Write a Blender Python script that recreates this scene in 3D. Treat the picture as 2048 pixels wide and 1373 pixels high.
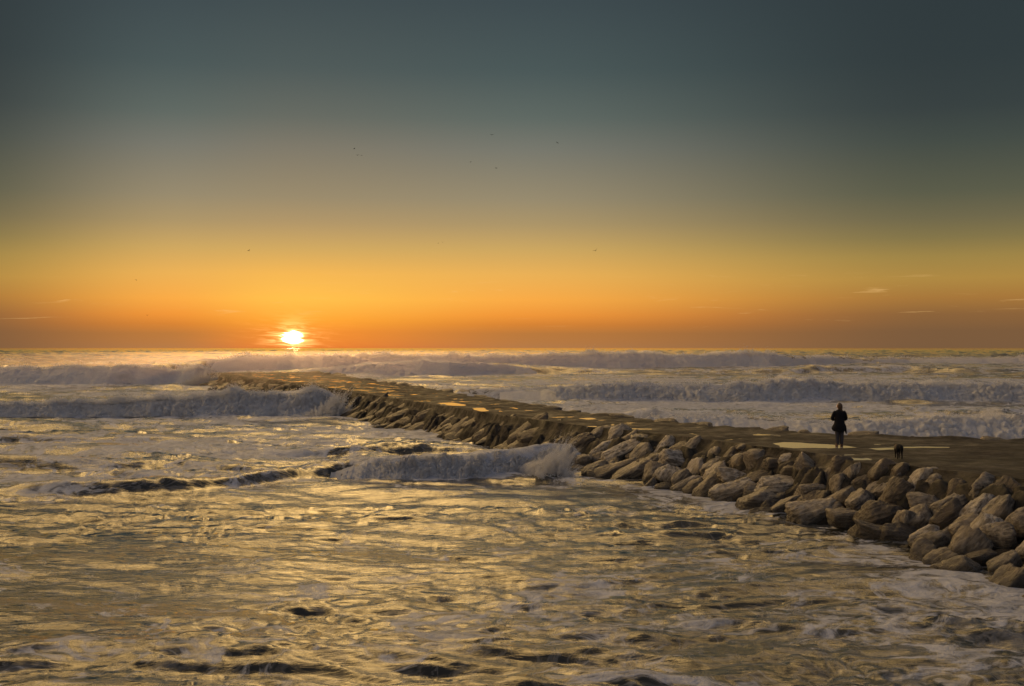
import bpy, bmesh, math, random
import numpy as np
from mathutils import Vector, Matrix
from mathutils.bvhtree import BVHTree

random.seed(7)
rng = np.random.default_rng(7)
scene = bpy.context.scene
col = scene.collection
for o in list(bpy.data.objects):
    bpy.data.objects.remove(o)

# ------------------------------------------------------------------ camera
F = 2600.0            # focal length in photo pixels (photo is 2048 wide)
HZ = 695.0            # horizon row
CAMZ = 5.7
TOPZ = 1.8            # top of the breakwater above the mean water level
cam_d = bpy.data.cameras.new('camera')
cam_d.sensor_width = 36.0
cam_d.lens = F / 2048 * 36.0
cam_d.shift_y = (HZ - 686.5) / 2048
cam_d.clip_start = 0.5
cam_d.clip_end = 60000
cam = bpy.data.objects.new('camera', cam_d)
cam.location = (0, 0, CAMZ)
cam.rotation_euler = (math.radians(90), 0, 0)
col.objects.link(cam)
scene.camera = cam

def unproj(px, py, z):
    """photo pixel -> point on the horizontal plane z"""
    d = (CAMZ - z) * F / (py - HZ)
    return ((px - 1024) / F * d, d, z)

# ------------------------------------------------------------------ view / light
scene.view_settings.view_transform = 'Standard'
scene.view_settings.look = 'None'
scene.view_settings.exposure = 0.0
scene.view_settings.gamma = 1.0
SUN_AZ = math.atan2(587 - 1024, F)               # radians from +Y, negative = left
SUN_EL = math.atan2(HZ - 676, F)
sun_dir = Vector((math.sin(SUN_AZ) * math.cos(SUN_EL), math.cos(SUN_AZ) * math.cos(SUN_EL), math.sin(SUN_EL)))
sd = bpy.data.lights.new('sun', 'SUN')
sd.energy = 1.2
sd.angle = math.radians(0.5)
sd.color = (1.0, 0.55, 0.24)
sun = bpy.data.objects.new('sun', sd)
sun.rotation_euler = (-sun_dir).to_track_quat('-Z', 'Y').to_euler()
sun.location = (-60, 350, 60)
col.objects.link(sun)

def lin(c):
    return tuple(((v / 255.0) / 12.92 if v <= 10 else (((v / 255.0) + 0.055) / 1.055) ** 2.4) for v in c)

world = bpy.data.worlds.new('World')
scene.world = world
world.use_nodes = True
wt = world.node_tree
wt.nodes.clear()

class NT:
    def __init__(s, t): s.t = t
    def n(s, typ, **kw):
        nd = s.t.nodes.new(typ)
        for k, v in kw.items(): setattr(nd, k, v)
        return nd
    def put(s, sock, v):
        if v is None: return
        if isinstance(v, bpy.types.NodeSocket): s.t.links.new(v, sock)
        else: sock.default_value = v
    def m(s, op, a=None, b=None, c=None, clamp=False):
        nd = s.n('ShaderNodeMath', operation=op); nd.use_clamp = clamp
        for i, v in enumerate((a, b, c)): s.put(nd.inputs[i], v)
        return nd.outputs[0]
    def vm(s, op, a=None, b=None, out=0):
        nd = s.n('ShaderNodeVectorMath', operation=op)
        s.put(nd.inputs[0], a); s.put(nd.inputs[1], b)
        return nd.outputs['Value'] if op in ('DOT_PRODUCT', 'LENGTH') else nd.outputs[0]
    def mr(s, v, a, b, c=0.0, d=1.0, smooth=False):
        nd = s.n('ShaderNodeMapRange'); nd.interpolation_type = 'SMOOTHSTEP' if smooth else 'LINEAR'
        s.put(nd.inputs[0], v)
        for i, x in enumerate((a, b, c, d)): s.put(nd.inputs[i + 1], x)
        return nd.outputs[0]
    def mix(s, f, a, b, blend='MIX'):
        nd = s.n('ShaderNodeMix', data_type='RGBA', blend_type=blend)
        s.put(nd.inputs[0], f); s.put(nd.inputs[6], a); s.put(nd.inputs[7], b)
        return nd.outputs[2]
    def ramp(s, fac, stops, interp='LINEAR'):
        nd = s.n('ShaderNodeValToRGB'); r = nd.color_ramp; r.interpolation = interp
        while len(r.elements) > 1: r.elements.remove(r.elements[-1])
        r.elements[0].position = stops[0][0]; r.elements[0].color = (*stops[0][1], 1)
        for p, c in stops[1:]:
            e = r.elements.new(p); e.color = (*c, 1)
        s.put(nd.inputs[0], fac)
        return nd.outputs[0]
    def noise(s, vec, scale, detail=4, rough=0.55, dist=0.0, out=0):
        nd = s.n('ShaderNodeTexNoise'); s.put(nd.inputs['Vector'], vec)
        nd.inputs['Scale'].default_value = scale; nd.inputs['Detail'].default_value = detail
        nd.inputs['Roughness'].default_value = rough; nd.inputs['Distortion'].default_value = dist
        return nd.outputs[out]
    def mapping(s, vec, scale=(1, 1, 1), rot=(0, 0, 0), loc=(0, 0, 0)):
        nd = s.n('ShaderNodeMapping'); s.put(nd.inputs[0], vec)
        nd.inputs['Scale'].default_value = scale; nd.inputs['Rotation'].default_value = rot; nd.inputs['Location'].default_value = loc
        return nd.outputs[0]

W = NT(wt)
tc = W.n('ShaderNodeTexCoord')
dirv = W.vm('NORMALIZE', tc.outputs['Generated'])
sep = W.n('ShaderNodeSeparateXYZ'); W.put(sep.inputs[0], dirv)
el = W.m('MULTIPLY', W.m('ARCSINE', sep.outputs[2]), 57.2958)           # elevation, degrees
az = W.m('MULTIPLY', W.m('ARCTAN2', sep.outputs[0], sep.outputs[1]), 57.2958)
daz = W.m('SUBTRACT', az, math.degrees(SUN_AZ))                          # signed angle from the sun
right = W.m('MAXIMUM', daz, 0.0)
left = W.m('MULTIPLY', W.m('MAXIMUM', W.m('MULTIPLY', daz, -1.0), 0.0), 2.0)
ad = W.m('ADD', right, left)
pe = W.m('POWER', W.m('DIVIDE', W.m('MAXIMUM', el, 0.0), 90.0), 0.5)     # ramp position
P = lambda e: math.sqrt(e / 90.0)
def stops(lst): return [(P(e), lin(c) if not isinstance(c[0], float) else c) for e, c in lst]
top_sky = [(25, (0.045, 0.065, 0.078)), (45, (0.09, 0.10, 0.13)), (90, (0.13, 0.14, 0.20))]
r0 = W.ramp(pe, stops([(0.0, (230, 124, 52)), (.7, (242, 145, 52)), (1.15, (252, 165, 55)), (2.1, (255, 192, 78)), (3.2, (243, 184, 86)),
    (4.3, (208, 170, 98)), (5.4, (176, 151, 106)), (6.5, (152, 139, 110)), (8.65, (124, 121, 107)), (10, (99, 106, 99)), (12, (76, 90, 90)), (15, (62, 76, 80))] + top_sky))
r1 = W.ramp(pe, stops([(0.0, (178, 124, 76)), (.6, (185, 122, 62)), (1.0, (214, 132, 54)), (1.4, (240, 150, 58)), (2.1, (250, 172, 72)), (3.2, (235, 178, 88)),
    (4.3, (205, 168, 98)), (5.4, (172, 150, 106)), (6.5, (150, 139, 112)), (8.65, (118, 120, 110)), (10, (93, 105, 100)), (12, (72, 88, 89)), (15, (60, 74, 79))] + top_sky))
r2 = W.ramp(pe, stops([(0.0, (122, 92, 64)), (.7, (124, 92, 62)), (1.4, (140, 100, 60)), (2.1, (168, 120, 60)), (2.9, (176, 138, 68)), (3.8, (160, 134, 72)),
    (4.6, (132, 118, 74)), (5.4, (112, 105, 76)), (6.5, (90, 92, 74)), (8.65, (66, 75, 70)), (10, (54, 64, 65)), (12, (48, 59, 62)), (15, (46, 57, 61))] + top_sky))
rb = W.ramp(pe, stops([(0.0, (0.20, 0.17, 0.20)), (10, (0.24, 0.225, 0.235)), (30, (0.22, 0.22, 0.245)), (90, (0.14, 0.145, 0.185))]))
sky = W.mix(W.mr(ad, 0, 11, smooth=True), r0, r1)
sky = W.mix(W.mr(ad, 9, 28, smooth=True), sky, r2)
sky = W.mix(W.mr(ad, 40, 100, smooth=True), sky, rb)
# bright warm cloud band added in the unseen sky to gild water and rocks
cl = W.noise(W.mapping(dirv, scale=(3.5, 3.5, 9)), 1.7, 5, 0.6, 0.5)
cl = W.mr(cl, 0.44, 0.56, smooth=True)
win = W.m('MULTIPLY', W.mr(el, 15.3, 19, smooth=True), W.mr(el, 48, 27, smooth=True))
win = W.m('MULTIPLY', win, W.m('MULTIPLY', W.mr(daz, 38, 10, smooth=True), W.mr(daz, -130, -85, smooth=True)))
sky = W.mix(W.m('MULTIPLY', cl, win), sky, (5.9, 3.65, 1.30, 1))
# sun glow, disc and the thin streaks over it
sdot = W.vm('DOT_PRODUCT', dirv, tuple(sun_dir))
ang0 = W.m('MULTIPLY', W.m('ARCCOSINE', W.m('MINIMUM', sdot, 1.0)), 57.2958)
stv = W.n('ShaderNodeCombineXYZ'); W.put(stv.inputs[0], W.m('MULTIPLY', az, 0.9)); W.put(stv.inputs[1], W.m('MULTIPLY', W.m('ADD', el, W.m('MULTIPLY', az, 0.05)), 7.5))
streak = W.noise(stv.outputs[0], 1.0, 5, 0.6, 0.6)
dz_ = W.m('SUBTRACT', el, math.degrees(SUN_EL))
dx_ = W.m('MULTIPLY', daz, W.mr(streak, 0.35, 0.65, 1.0, 0.62))
ang = W.m('ADD', W.m('POWER', W.m('ADD', W.m('MULTIPLY', dx_, dx_), W.m('MULTIPLY', W.m('MULTIPLY', dz_, dz_), 1.15)), 0.5), W.mr(streak, 0.35, 0.65, 0.07, -0.07))
smod = W.mr(streak, 0.38, 0.60, 0.25, 1.35, smooth=True)
def expo(k): return W.m('EXPONENT', W.m('MULTIPLY', ang, -1.0 / k))
def scale_col(c, f):
    nd = W.n('ShaderNodeVectorMath', operation='SCALE'); nd.inputs[0].default_value = c; W.put(nd.inputs[3], f); return nd.outputs[0]
g1 = scale_col((3.2, 2.1, 0.75), W.m('MULTIPLY', expo(0.26), smod))
g2 = scale_col((0.10, 0.02, 0.0), expo(1.4))
disc = scale_col((9.0, 7.4, 4.6), W.m('MULTIPLY', W.mr(ang, 0.36, 0.16, smooth=True), W.mr(streak, 0.30, 0.48, 0.35, 1.0)))
glow = W.vm('ADD', W.vm('ADD', g1, g2), disc)
glow = W.mix(W.mr(el, -0.02, 0.03), (0, 0, 0, 1), glow)
sky = W.mix(1.0, sky, glow, 'ADD')
# thin lit cirrus wisps low in the sky
wv = W.n('ShaderNodeCombineXYZ'); W.put(wv.inputs[0], W.m('MULTIPLY', az, 0.35)); W.put(wv.inputs[1], W.m('MULTIPLY', W.m('ADD', el, W.m('MULTIPLY', az, -0.02)), 5.0)); wv.inputs[2].default_value = 3.7
wisp = W.mr(W.noise(wv.outputs[0], 1.0, 6, 0.62, 0.8), 0.60, 0.74, smooth=True)
wisp = W.m('MULTIPLY', W.m('MULTIPLY', wisp, W.mr(el, 0.7, 1.2, smooth=True)), W.mr(el, 3.6, 2.4, smooth=True))
sky = W.mix(W.m('MULTIPLY', wisp, 0.30), sky, (1.0, 0.62, 0.24, 1))
nish = W.n('ShaderNodeTexSky', sky_type='NISHITA')
nish.sun_disc = False; nish.sun_elevation = max(SUN_EL, math.radians(0.4)); nish.sun_rotation = SUN_AZ
nish.altitude = 0
bg1 = W.n('ShaderNodeBackground'); W.put(bg1.inputs[0], nish.outputs[0]); bg1.inputs[1].default_value = 0.003
bg2 = W.n('ShaderNodeBackground'); W.put(bg2.inputs[0], sky); bg2.inputs[1].default_value = 0.97
ad_ = W.n('ShaderNodeAddShader'); W.put(ad_.inputs[0], bg1.outputs[0]); W.put(ad_.inputs[1], bg2.outputs[0])
wo = W.n('ShaderNodeOutputWorld'); W.put(wo.inputs[0], ad_.outputs[0])
world.cycles.sampling_method = 'MANUAL'
world.cycles.sample_map_resolution = 2048

scene.render.engine = 'CYCLES'
scene.cycles.max_bounces = 9
scene.cycles.diffuse_bounces = 5
scene.cycles.glossy_bounces = 3
scene.cycles.transmission_bounces = 4
scene.cycles.volume_bounces = 1
scene.cycles.use_denoising = True
scene.cycles.sample_clamp_indirect = 3.0
scene.cycles.sample_clamp_direct = 12.0

# ------------------------------------------------------------------ helpers
def tag(o, label=None, cat=None, group=None, kind=None):
    if label: o['label'] = label
    if cat: o['category'] = cat
    if group: o['group'] = group
    if kind: o['kind'] = kind
    return o

def mesh_np(name, V, Q, mat=None, smooth=True, attrs=None, parent=None):
    me = bpy.data.meshes.new(name)
    V = np.asarray(V, np.float32); Q = np.asarray(Q, np.int32)
    n = Q.shape[1]
    me.vertices.add(len(V)); me.vertices.foreach_set('co', V.ravel())
    me.loops.add(Q.size); me.loops.foreach_set('vertex_index', Q.ravel())
    me.polygons.add(len(Q))
    me.polygons.foreach_set('loop_start', np.arange(0, Q.size, n, dtype=np.int32))
    me.polygons.foreach_set('loop_total', np.full(len(Q), n, np.int32))
    me.update(calc_edges=True)
    me.polygons.foreach_set('use_smooth', np.full(len(Q), smooth, bool))
    for k, v in (attrs or {}).items():
        a = me.attributes.new(k, 'FLOAT', 'POINT'); a.data.foreach_set('value', np.asarray(v, np.float32))
    if mat: me.materials.append(mat)
    o = bpy.data.objects.new(name, me); col.objects.link(o)
    if parent: o.parent = parent
    return o

def grid_quads(nr, nc):
    i = np.arange(nr * nc).reshape(nr, nc)
    return np.stack([i[:-1, :-1], i[:-1, 1:], i[1:, 1:], i[1:, :-1]], -1).reshape(-1, 4)

_perm = rng.permutation(256); _perm = np.concatenate([_perm, _perm, _perm])
_val = rng.uniform(-1, 1, 256)
def vnoise(x, y, z=0.0):
    x, y, z = np.broadcast_arrays(np.asarray(x, float), np.asarray(y, float), np.asarray(z, float))
    xi = np.floor(x).astype(np.int64); yi = np.floor(y).astype(np.int64); zi = np.floor(z).astype(np.int64)
    fx = x - xi; fy = y - yi; fz = z - zi
    fx = fx**3 * (fx * (fx * 6 - 15) + 10); fy = fy**3 * (fy * (fy * 6 - 15) + 10); fz = fz**3 * (fz * (fz * 6 - 15) + 10)
    def h(a, b, c): return _val[_perm[_perm[_perm[a & 255] + (b & 255)] + (c & 255)]]
    def lerp(a, b, t): return a + (b - a) * t
    r = lerp(lerp(lerp(h(xi, yi, zi), h(xi + 1, yi, zi), fx), lerp(h(xi, yi + 1, zi), h(xi + 1, yi + 1, zi), fx), fy),
             lerp(lerp(h(xi, yi, zi + 1), h(xi + 1, yi, zi + 1), fx), lerp(h(xi, yi + 1, zi + 1), h(xi + 1, yi + 1, zi + 1), fx), fy), fz)
    return r
def fbm(x, y, z=0.0, oct=4, gain=0.5, billow=False):
    s = 0; a = 1; t = 0
    for k in range(oct):
        n = vnoise(x * 2.03**k + 17.3 * k, y * 2.03**k + 9.1 * k, z * 2.03**k + 5.7 * k)
        s = s + a * (np.abs(n) * 2 - 0.6 if billow else n); t += a; a *= gain
    return s / t
def sstep(a, b, x):
    t = np.clip((x - a) / (b - a), 0, 1); return t * t * (3 - 2 * t)

def material(name):
    m = bpy.data.materials.new(name); m.use_nodes = True
    t = NT(m.node_tree); bs = m.node_tree.nodes['Principled BSDF']
    return m, t, bs

# ------------------------------------------------------------------ materials
def make_sea_material():
    m, t, bs = material('sea_water')
    geo = t.n('ShaderNodeNewGeometry'); pos = geo.outputs['Position']
    at = t.n('ShaderNodeAttribute', attribute_name='foam'); dens = at.outputs['Fac']
    atb = t.n('ShaderNodeAttribute', attribute_name='calm'); calm = atb.outputs['Fac']
    warp = t.noise(pos, 0.35, 3, 0.5, out=1)
    wv = t.vm('ADD', pos, t.vm('MULTIPLY', t.vm('SUBTRACT', warp, (0.5, 0.5, 0.5)), (5.0, 5.0, 0)))
    n1 = t.noise(t.mapping(wv, scale=(0.33, 0.26, 0.3)), 1.0, 8, 0.62, 0.35)
    n2 = t.noise(wv, 1.9, 6, 0.65, 0.3)
    # lace: thin veins where the noise crosses its middle
    v = t.m('ABSOLUTE', t.m('SUBTRACT', t.noise(wv, 0.9, 5, 0.55, 0.6), 0.5))
    lace = t.mr(v, 0.0, 0.05, 1.0, 0.0)
    pat = t.m('ADD', t.m('MULTIPLY', n1, 0.62), t.m('MULTIPLY', n2, 0.38))
    thr = t.mr(dens, 0.0, 1.0, 0.64, 0.30)
    f = t.m('SUBTRACT', pat, thr)
    f = t.mr(f, -0.02, 0.07, smooth=True)
    lf = t.m('MULTIPLY', t.m('MULTIPLY', lace, t.mr(dens, 0.05, 0.6)), 0.45)
    f = t.m('MAXIMUM', f, lf)
    # water body
    bcol = t.mix(t.noise(pos, 0.05, 3), (0.010, 0.013, 0.011, 1), (0.030, 0.028, 0.019, 1))
    t.put(bs.inputs['Base Color'], bcol)
    bs.inputs['Roughness'].default_value = 0.07
    bs.inputs['IOR'].default_value = 1.34
    cd = t.n('ShaderNodeCameraData')
    rip = t.n('ShaderNodeBump'); rip.inputs['Strength'].default_value = 1.0
    t.put(rip.inputs['Distance'], t.mr(cd.outputs['View Distance'], 60, 260, 0.018, 0.035))
    rn = t.noise(t.mapping(pos, scale=(0.6, 1.7, 1)), 2.6, 6, 0.60, 0.6)
    t.put(rip.inputs['Height'], rn)
    t.put(bs.inputs['Normal'], rip.outputs[0])
    fo = t.n('ShaderNodeBsdfPrincipled')
    t.put(fo.inputs['Base Color'], t.mix(t.mr(n2, 0.35, 0.65), (0.27, 0.29, 0.33, 1), (0.60, 0.62, 0.68, 1)))
    fo.inputs['Roughness'].default_value = 0.75
    fb = t.n('ShaderNodeBump'); fb.inputs['Strength'].default_value = 0.8; fb.inputs['Distance'].default_value = 0.12
    t.put(fb.inputs['Height'], t.m('ADD', t.noise(pos, 5.0, 6, 0.65), n2)); t.put(fo.inputs['Normal'], fb.outputs[0])
    mx = t.n('ShaderNodeMixShader'); t.put(mx.inputs[0], t.m('MULTIPLY', f, 0.85)); t.put(mx.inputs[1], bs.outputs[0]); t.put(mx.inputs[2], fo.outputs[0])
    out = m.node_tree.nodes['Material Output']; t.put(out.inputs[0], mx.outputs[0])
    return m

def make_foam_material(name='whitewater', c=(0.78, 0.79, 0.82)):
    m, t, bs = material(name)
    geo = t.n('ShaderNodeNewGeometry'); pos = geo.outputs['Position']
    n = t.noise(pos, 3.5, 6, 0.65, 0.3)
    t.put(bs.inputs['Base Color'], t.mix(t.mr(n, 0.35, 0.62), (c[0] * .72, c[1] * .73, c[2] * .75, 1), (*c, 1)))
    bs.inputs['Roughness'].default_value = 0.6
    b = t.n('ShaderNodeBump'); b.inputs['Strength'].default_value = 0.6; b.inputs['Distance'].default_value = 0.06
    t.put(b.inputs['Height'], t.noise(pos, 7.0, 6, 0.7)); t.put(bs.inputs['Normal'], b.outputs[0])
    tr = t.n('ShaderNodeBsdfTranslucent'); tr.inputs[0].default_value = (0.8, 0.78, 0.72, 1)
    mx = t.n('ShaderNodeMixShader'); mx.inputs[0].default_value = 0.42
    t.put(mx.inputs[1], bs.outputs[0]); t.put(mx.inputs[2], tr.outputs[0])
    t.put(m.node_tree.nodes['Material Output'].inputs[0], mx.outputs[0])
    return m

def make_rock_material(name, dark, light, striate=1.0, wet=False):
    m, t, bs = material(name)
    tcn = t.n('ShaderNodeTexCoord'); ob = tcn.outputs['Object']
    geo = t.n('ShaderNodeNewGeometry'); pos = geo.outputs['Position']
    sp = t.n('ShaderNodeSeparateXYZ'); t.put(sp.inputs[0], pos)
    st = t.noise(t.mapping(ob, scale=(1.2, 4, 9)), 1.6, 7, 0.68, 0.4)
    gr = t.noise(pos, 6.0, 8, 0.7)
    big = t.noise(pos, 0.9, 3, 0.5)
    mixf = t.m('ADD', t.m('MULTIPLY', st, 0.55 * striate), t.m('MULTIPLY', gr, 1 - 0.55 * striate))
    c = t.mix(t.mr(mixf, 0.41, 0.60, smooth=True), (*dark, 1), (*light, 1))
    pits = t.mr(t.noise(pos, 3.3, 5, 0.7, 0.2), 0.60, 0.70, smooth=True)
    c = t.mix(t.m('MULTIPLY', pits, 0.45), c, (dark[0] * .45, dark[1] * .45, dark[2] * .42, 1))
    c = t.mix(t.mr(big, 0.42, 0.62, 0, 0.5), c, (light[0] * 0.75, light[1] * 0.66, light[2] * 0.5, 1))
    # weed and wetness on what the swash reaches
    lowz = t.mr(t.m('ADD', sp.outputs[2], t.m('MULTIPLY', t.noise(pos, 1.7, 3), 0.6)), 0.35, 0.95, 1.0, 0.0, smooth=True)
    c = t.mix(t.m('MULTIPLY', lowz, 0.72), c, (0.028, 0.024, 0.016, 1))
    t.put(bs.inputs['Base Color'], c)
    t.put(bs.inputs['Roughness'], t.m('SUBTRACT', t.mr(mixf, 0.3, 0.7, 0.26, 0.52), t.m('MULTIPLY', lowz, 0.08)))
    bs.inputs['Specular IOR Level'].default_value = 0.55
    b = t.n('ShaderNodeBump'); b.inputs['Strength'].default_value = 1.0; b.inputs['Distance'].default_value = 0.12
    t.put(b.inputs['Height'], t.m('ADD', t.m('MULTIPLY', st, 1.0 * striate), t.m('MULTIPLY', gr, 0.6)))
    t.put(bs.inputs['Normal'], b.outputs[0])
    return m

def make_cap_material():
    m, t, bs = material('breakwater_stone')
    geo = t.n('ShaderNodeNewGeometry'); pos = geo.outputs['Position']
    gr = t.noise(pos, 3.0, 8, 0.7, 0.2); big = t.noise(pos, 0.35, 4, 0.6)
    c = t.mix(t.mr(gr, 0.42, 0.60), (0.010, 0.009, 0.007, 1), (0.060, 0.050, 0.038, 1))
    c = t.mix(t.mr(big, 0.45, 0.6, 0, 0.6), c, (0.035, 0.032, 0.020, 1))
    sp = t.n('ShaderNodeSeparateXYZ'); t.put(sp.inputs[0], pos)
    lowz = t.mr(sp.outputs[2], 0.1, 0.9, 1.0, 0.0, smooth=True)
    c = t.mix(t.m('MULTIPLY', lowz, 0.7), c, (0.022, 0.018, 0.012, 1))
    t.put(bs.inputs['Base Color'], c)
    t.put(bs.inputs['Roughness'], t.mr(t.noise(pos, 0.8, 5, 0.6), 0.35, 0.62, 0.5, 0.9)); bs.inputs['Specular IOR Level'].default_value = 0.22
    b = t.n('ShaderNodeBump'); b.inputs['Strength'].default_value = 1.0; b.inputs['Distance'].default_value = 0.06
    t.put(b.inputs['Height'], gr); t.put(bs.inputs['Normal'], b.outputs[0])
    return m

def plain(name, c, rough=0.7, var=0.3, sc=20.0, spec=0.4):
    m, t, bs = material(name)
    tcn = t.n('ShaderNodeTexCoord')
    n = t.noise(tcn.outputs['Object'], sc, 5, 0.6)
    t.put(bs.inputs['Base Color'], t.mix(t.mr(n, 0.3, 0.7), (c[0] * (1 - var), c[1] * (1 - var), c[2] * (1 - var), 1), (*[min(1, v * (1 + var)) for v in c], 1)))
    bs.inputs['Roughness'].default_value = rough
    bs.inputs['Specular IOR Level'].default_value = spec
    b = t.n('ShaderNodeBump'); b.inputs['Strength'].default_value = 0.4; b.inputs['Distance'].default_value = 0.01
    t.put(b.inputs['Height'], n); t.put(bs.inputs['Normal'], b.outputs[0])
    return m

M_SEA = make_sea_material()
M_FOAM = make_foam_material()
M_SPRAY = make_foam_material('spray', (0.95, 0.955, 0.97))
M_ROCK = [make_rock_material('rock_pale', (0.085, 0.073, 0.058), (0.52, 0.475, 0.405)),
          make_rock_material('rock_brown', (0.050, 0.041, 0.030), (0.31, 0.27, 0.21)),
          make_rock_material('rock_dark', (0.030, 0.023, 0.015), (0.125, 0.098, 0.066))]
M_CAP = make_cap_material()

# ------------------------------------------------------------------ breakwater frame (a along, b across towards the near water)
P0 = np.array([13.2, 43.5]); DA = np.array([-0.3616, 0.9323]); DB = np.array([-0.9323, -0.3616])
def ab(x, y):
    p = np.stack([np.asarray(x) - P0[0], np.asarray(y) - P0[1]], -1)
    return p @ DA, p @ DB
def xy(a, b):
    return P0[0] + a * DA[0] + b * DB[0], P0[1] + a * DA[1] + b * DB[1]
def poly_ab(pts, z):
    r = []
    for px, py in pts:
        X, Y, _ = unproj(px, py, z); A, B = ab(X, Y); r.append((float(A), float(B)))
    r.sort(); return np.array(r)
NEAR = poly_ab([(2300, 995), (2048, 962), (1812, 934), (1760, 930), (1700, 924), (1640, 911), (1560, 901), (1440, 885), (1340, 872), (1240, 862), (1120, 848), (1000, 831), (880, 812), (780, 797), (700, 784), (640, 774), (560, 763), (480, 753), (405, 745)], TOPZ)
FAR = poly_ab([(2300, 884), (2048, 882), (1812, 878), (1600, 868), (1400, 853), (1180, 829), (1000, 802), (900, 786), (800, 771), (700, 756), (620, 744), (540, 735), (500, 732)], TOPZ)
WATER = poly_ab([(2300, 1260), (2048, 1180), (1880, 1125), (1800, 1104), (1700, 1066), (1600, 1046), (1500, 1020), (1400, 990), (1290, 975), (1200, 963), (1120, 950), (1040, 908), (960, 886), (860, 866), (760, 850), (660, 832), (560, 808), (470, 788), (400, 775)], 0.0)
TIP = NEAR[-1, 0]
def bN(a): return np.interp(a, NEAR[:, 0], NEAR[:, 1])
def bF(a): return np.interp(a, FAR[:, 0], FAR[:, 1])
def bW(a): return np.maximum(np.interp(a, WATER[:, 0], WATER[:, 1]), bN(a) + 1.7)

PUD = []   # basins in the top: outline in photo pixels
PUDDLES = [
 ([(1543, 887), (1566, 885), (1600, 886), (1650, 889), (1690, 892), (1716, 896), (1692, 897), (1640, 897), (1590, 897), (1566, 895)], 'largest bright puddle on the breakwater top at the feet of the woman'),
 ([(1690, 919), (1700, 916), (1725, 917), (1736, 916), (1742, 921), (1722, 921), (1702, 921)], 'small bright puddle in front of the woman on the near edge'),
 ([(1742, 897.5), (1764, 896.5), (1786, 896), (1782, 899), (1760, 901)], 'thin bright puddle between the woman and the dog'),
 ([(1688, 909.5), (1712, 908.8), (1714, 910.8), (1690, 911.5)], 'narrow glint of water just above the small near puddle'),
 ([(1744, 889.2), (1762, 889.0), (1764, 891), (1746, 891.2)], 'tiny puddle on the far side of the top between the woman and the dog'),
 ([(1776, 894.2), (1830, 893.6), (1900, 894.2), (1900, 896.4), (1800, 896.2)], 'thin line of water behind the dog'),
 ([(1240, 857.5), (1262, 857), (1300, 858), (1298, 859.5), (1262, 859.2)], 'long thin streak of water near the edge above the large streaked boulder'),
 ([(1172, 852.5), (1190, 852.8), (1193, 855), (1178, 854.5)], 'small puddle on the top right above the splash'),
 ([(1160, 837), (1180, 836), (1196, 839), (1176, 840)], 'puddle on the top further back above the splash'),
 ([(877, 806.5), (900, 805.5), (932, 810), (925, 812.5), (890, 811)], 'bright puddle half way out along the breakwater top'),
 ([(948, 816.5), (968, 816), (976, 822), (966, 823.5), (952, 821)], 'small orange lit puddle just nearer than the bright one half way out'),
]
def _pud_world():
    for pts, lab in PUDDLES:
        P2 = np.array([unproj(x, y, TOPZ)[:2] for x, y in pts]); PUD.append(P2)
_pud_world()
def seg_dist(P2, x, y):
    """signed distance to a polygon outline (negative inside)"""
    d = np.full(x.shape, 1e9); ins = np.zeros(x.shape, bool); n = len(P2)
    for i in range(n):
        ax_, ay_ = P2[i]; bx_, by_ = P2[(i + 1) % n]
        ex, ey = bx_ - ax_, by_ - ay_
        t = np.clip(((x - ax_) * ex + (y - ay_) * ey) / (ex * ex + ey * ey + 1e-9), 0, 1)
        d = np.minimum(d, np.hypot(x - ax_ - t * ex, y - ay_ - t * ey))
        c = ((ay_ > y) != (by_ > y)) & (x < (bx_ - ax_) * (y - ay_) / (by_ - ay_ + 1e-12) + ax_)
        ins ^= c
    return np.where(ins, -d, d)
def basin(x, y):
    m = np.full(np.shape(x), 1e9)
    for P2 in PUD:
        lo = P2.min(0) - 3; hi = P2.max(0) + 3
        k = (x > lo[0]) & (x < hi[0]) & (y > lo[1]) & (y < hi[1])
        if k.any(): m[k] = np.minimum(m[k], seg_dist(P2, x[k], y[k]))
    return m
FILMZ = TOPZ
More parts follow.
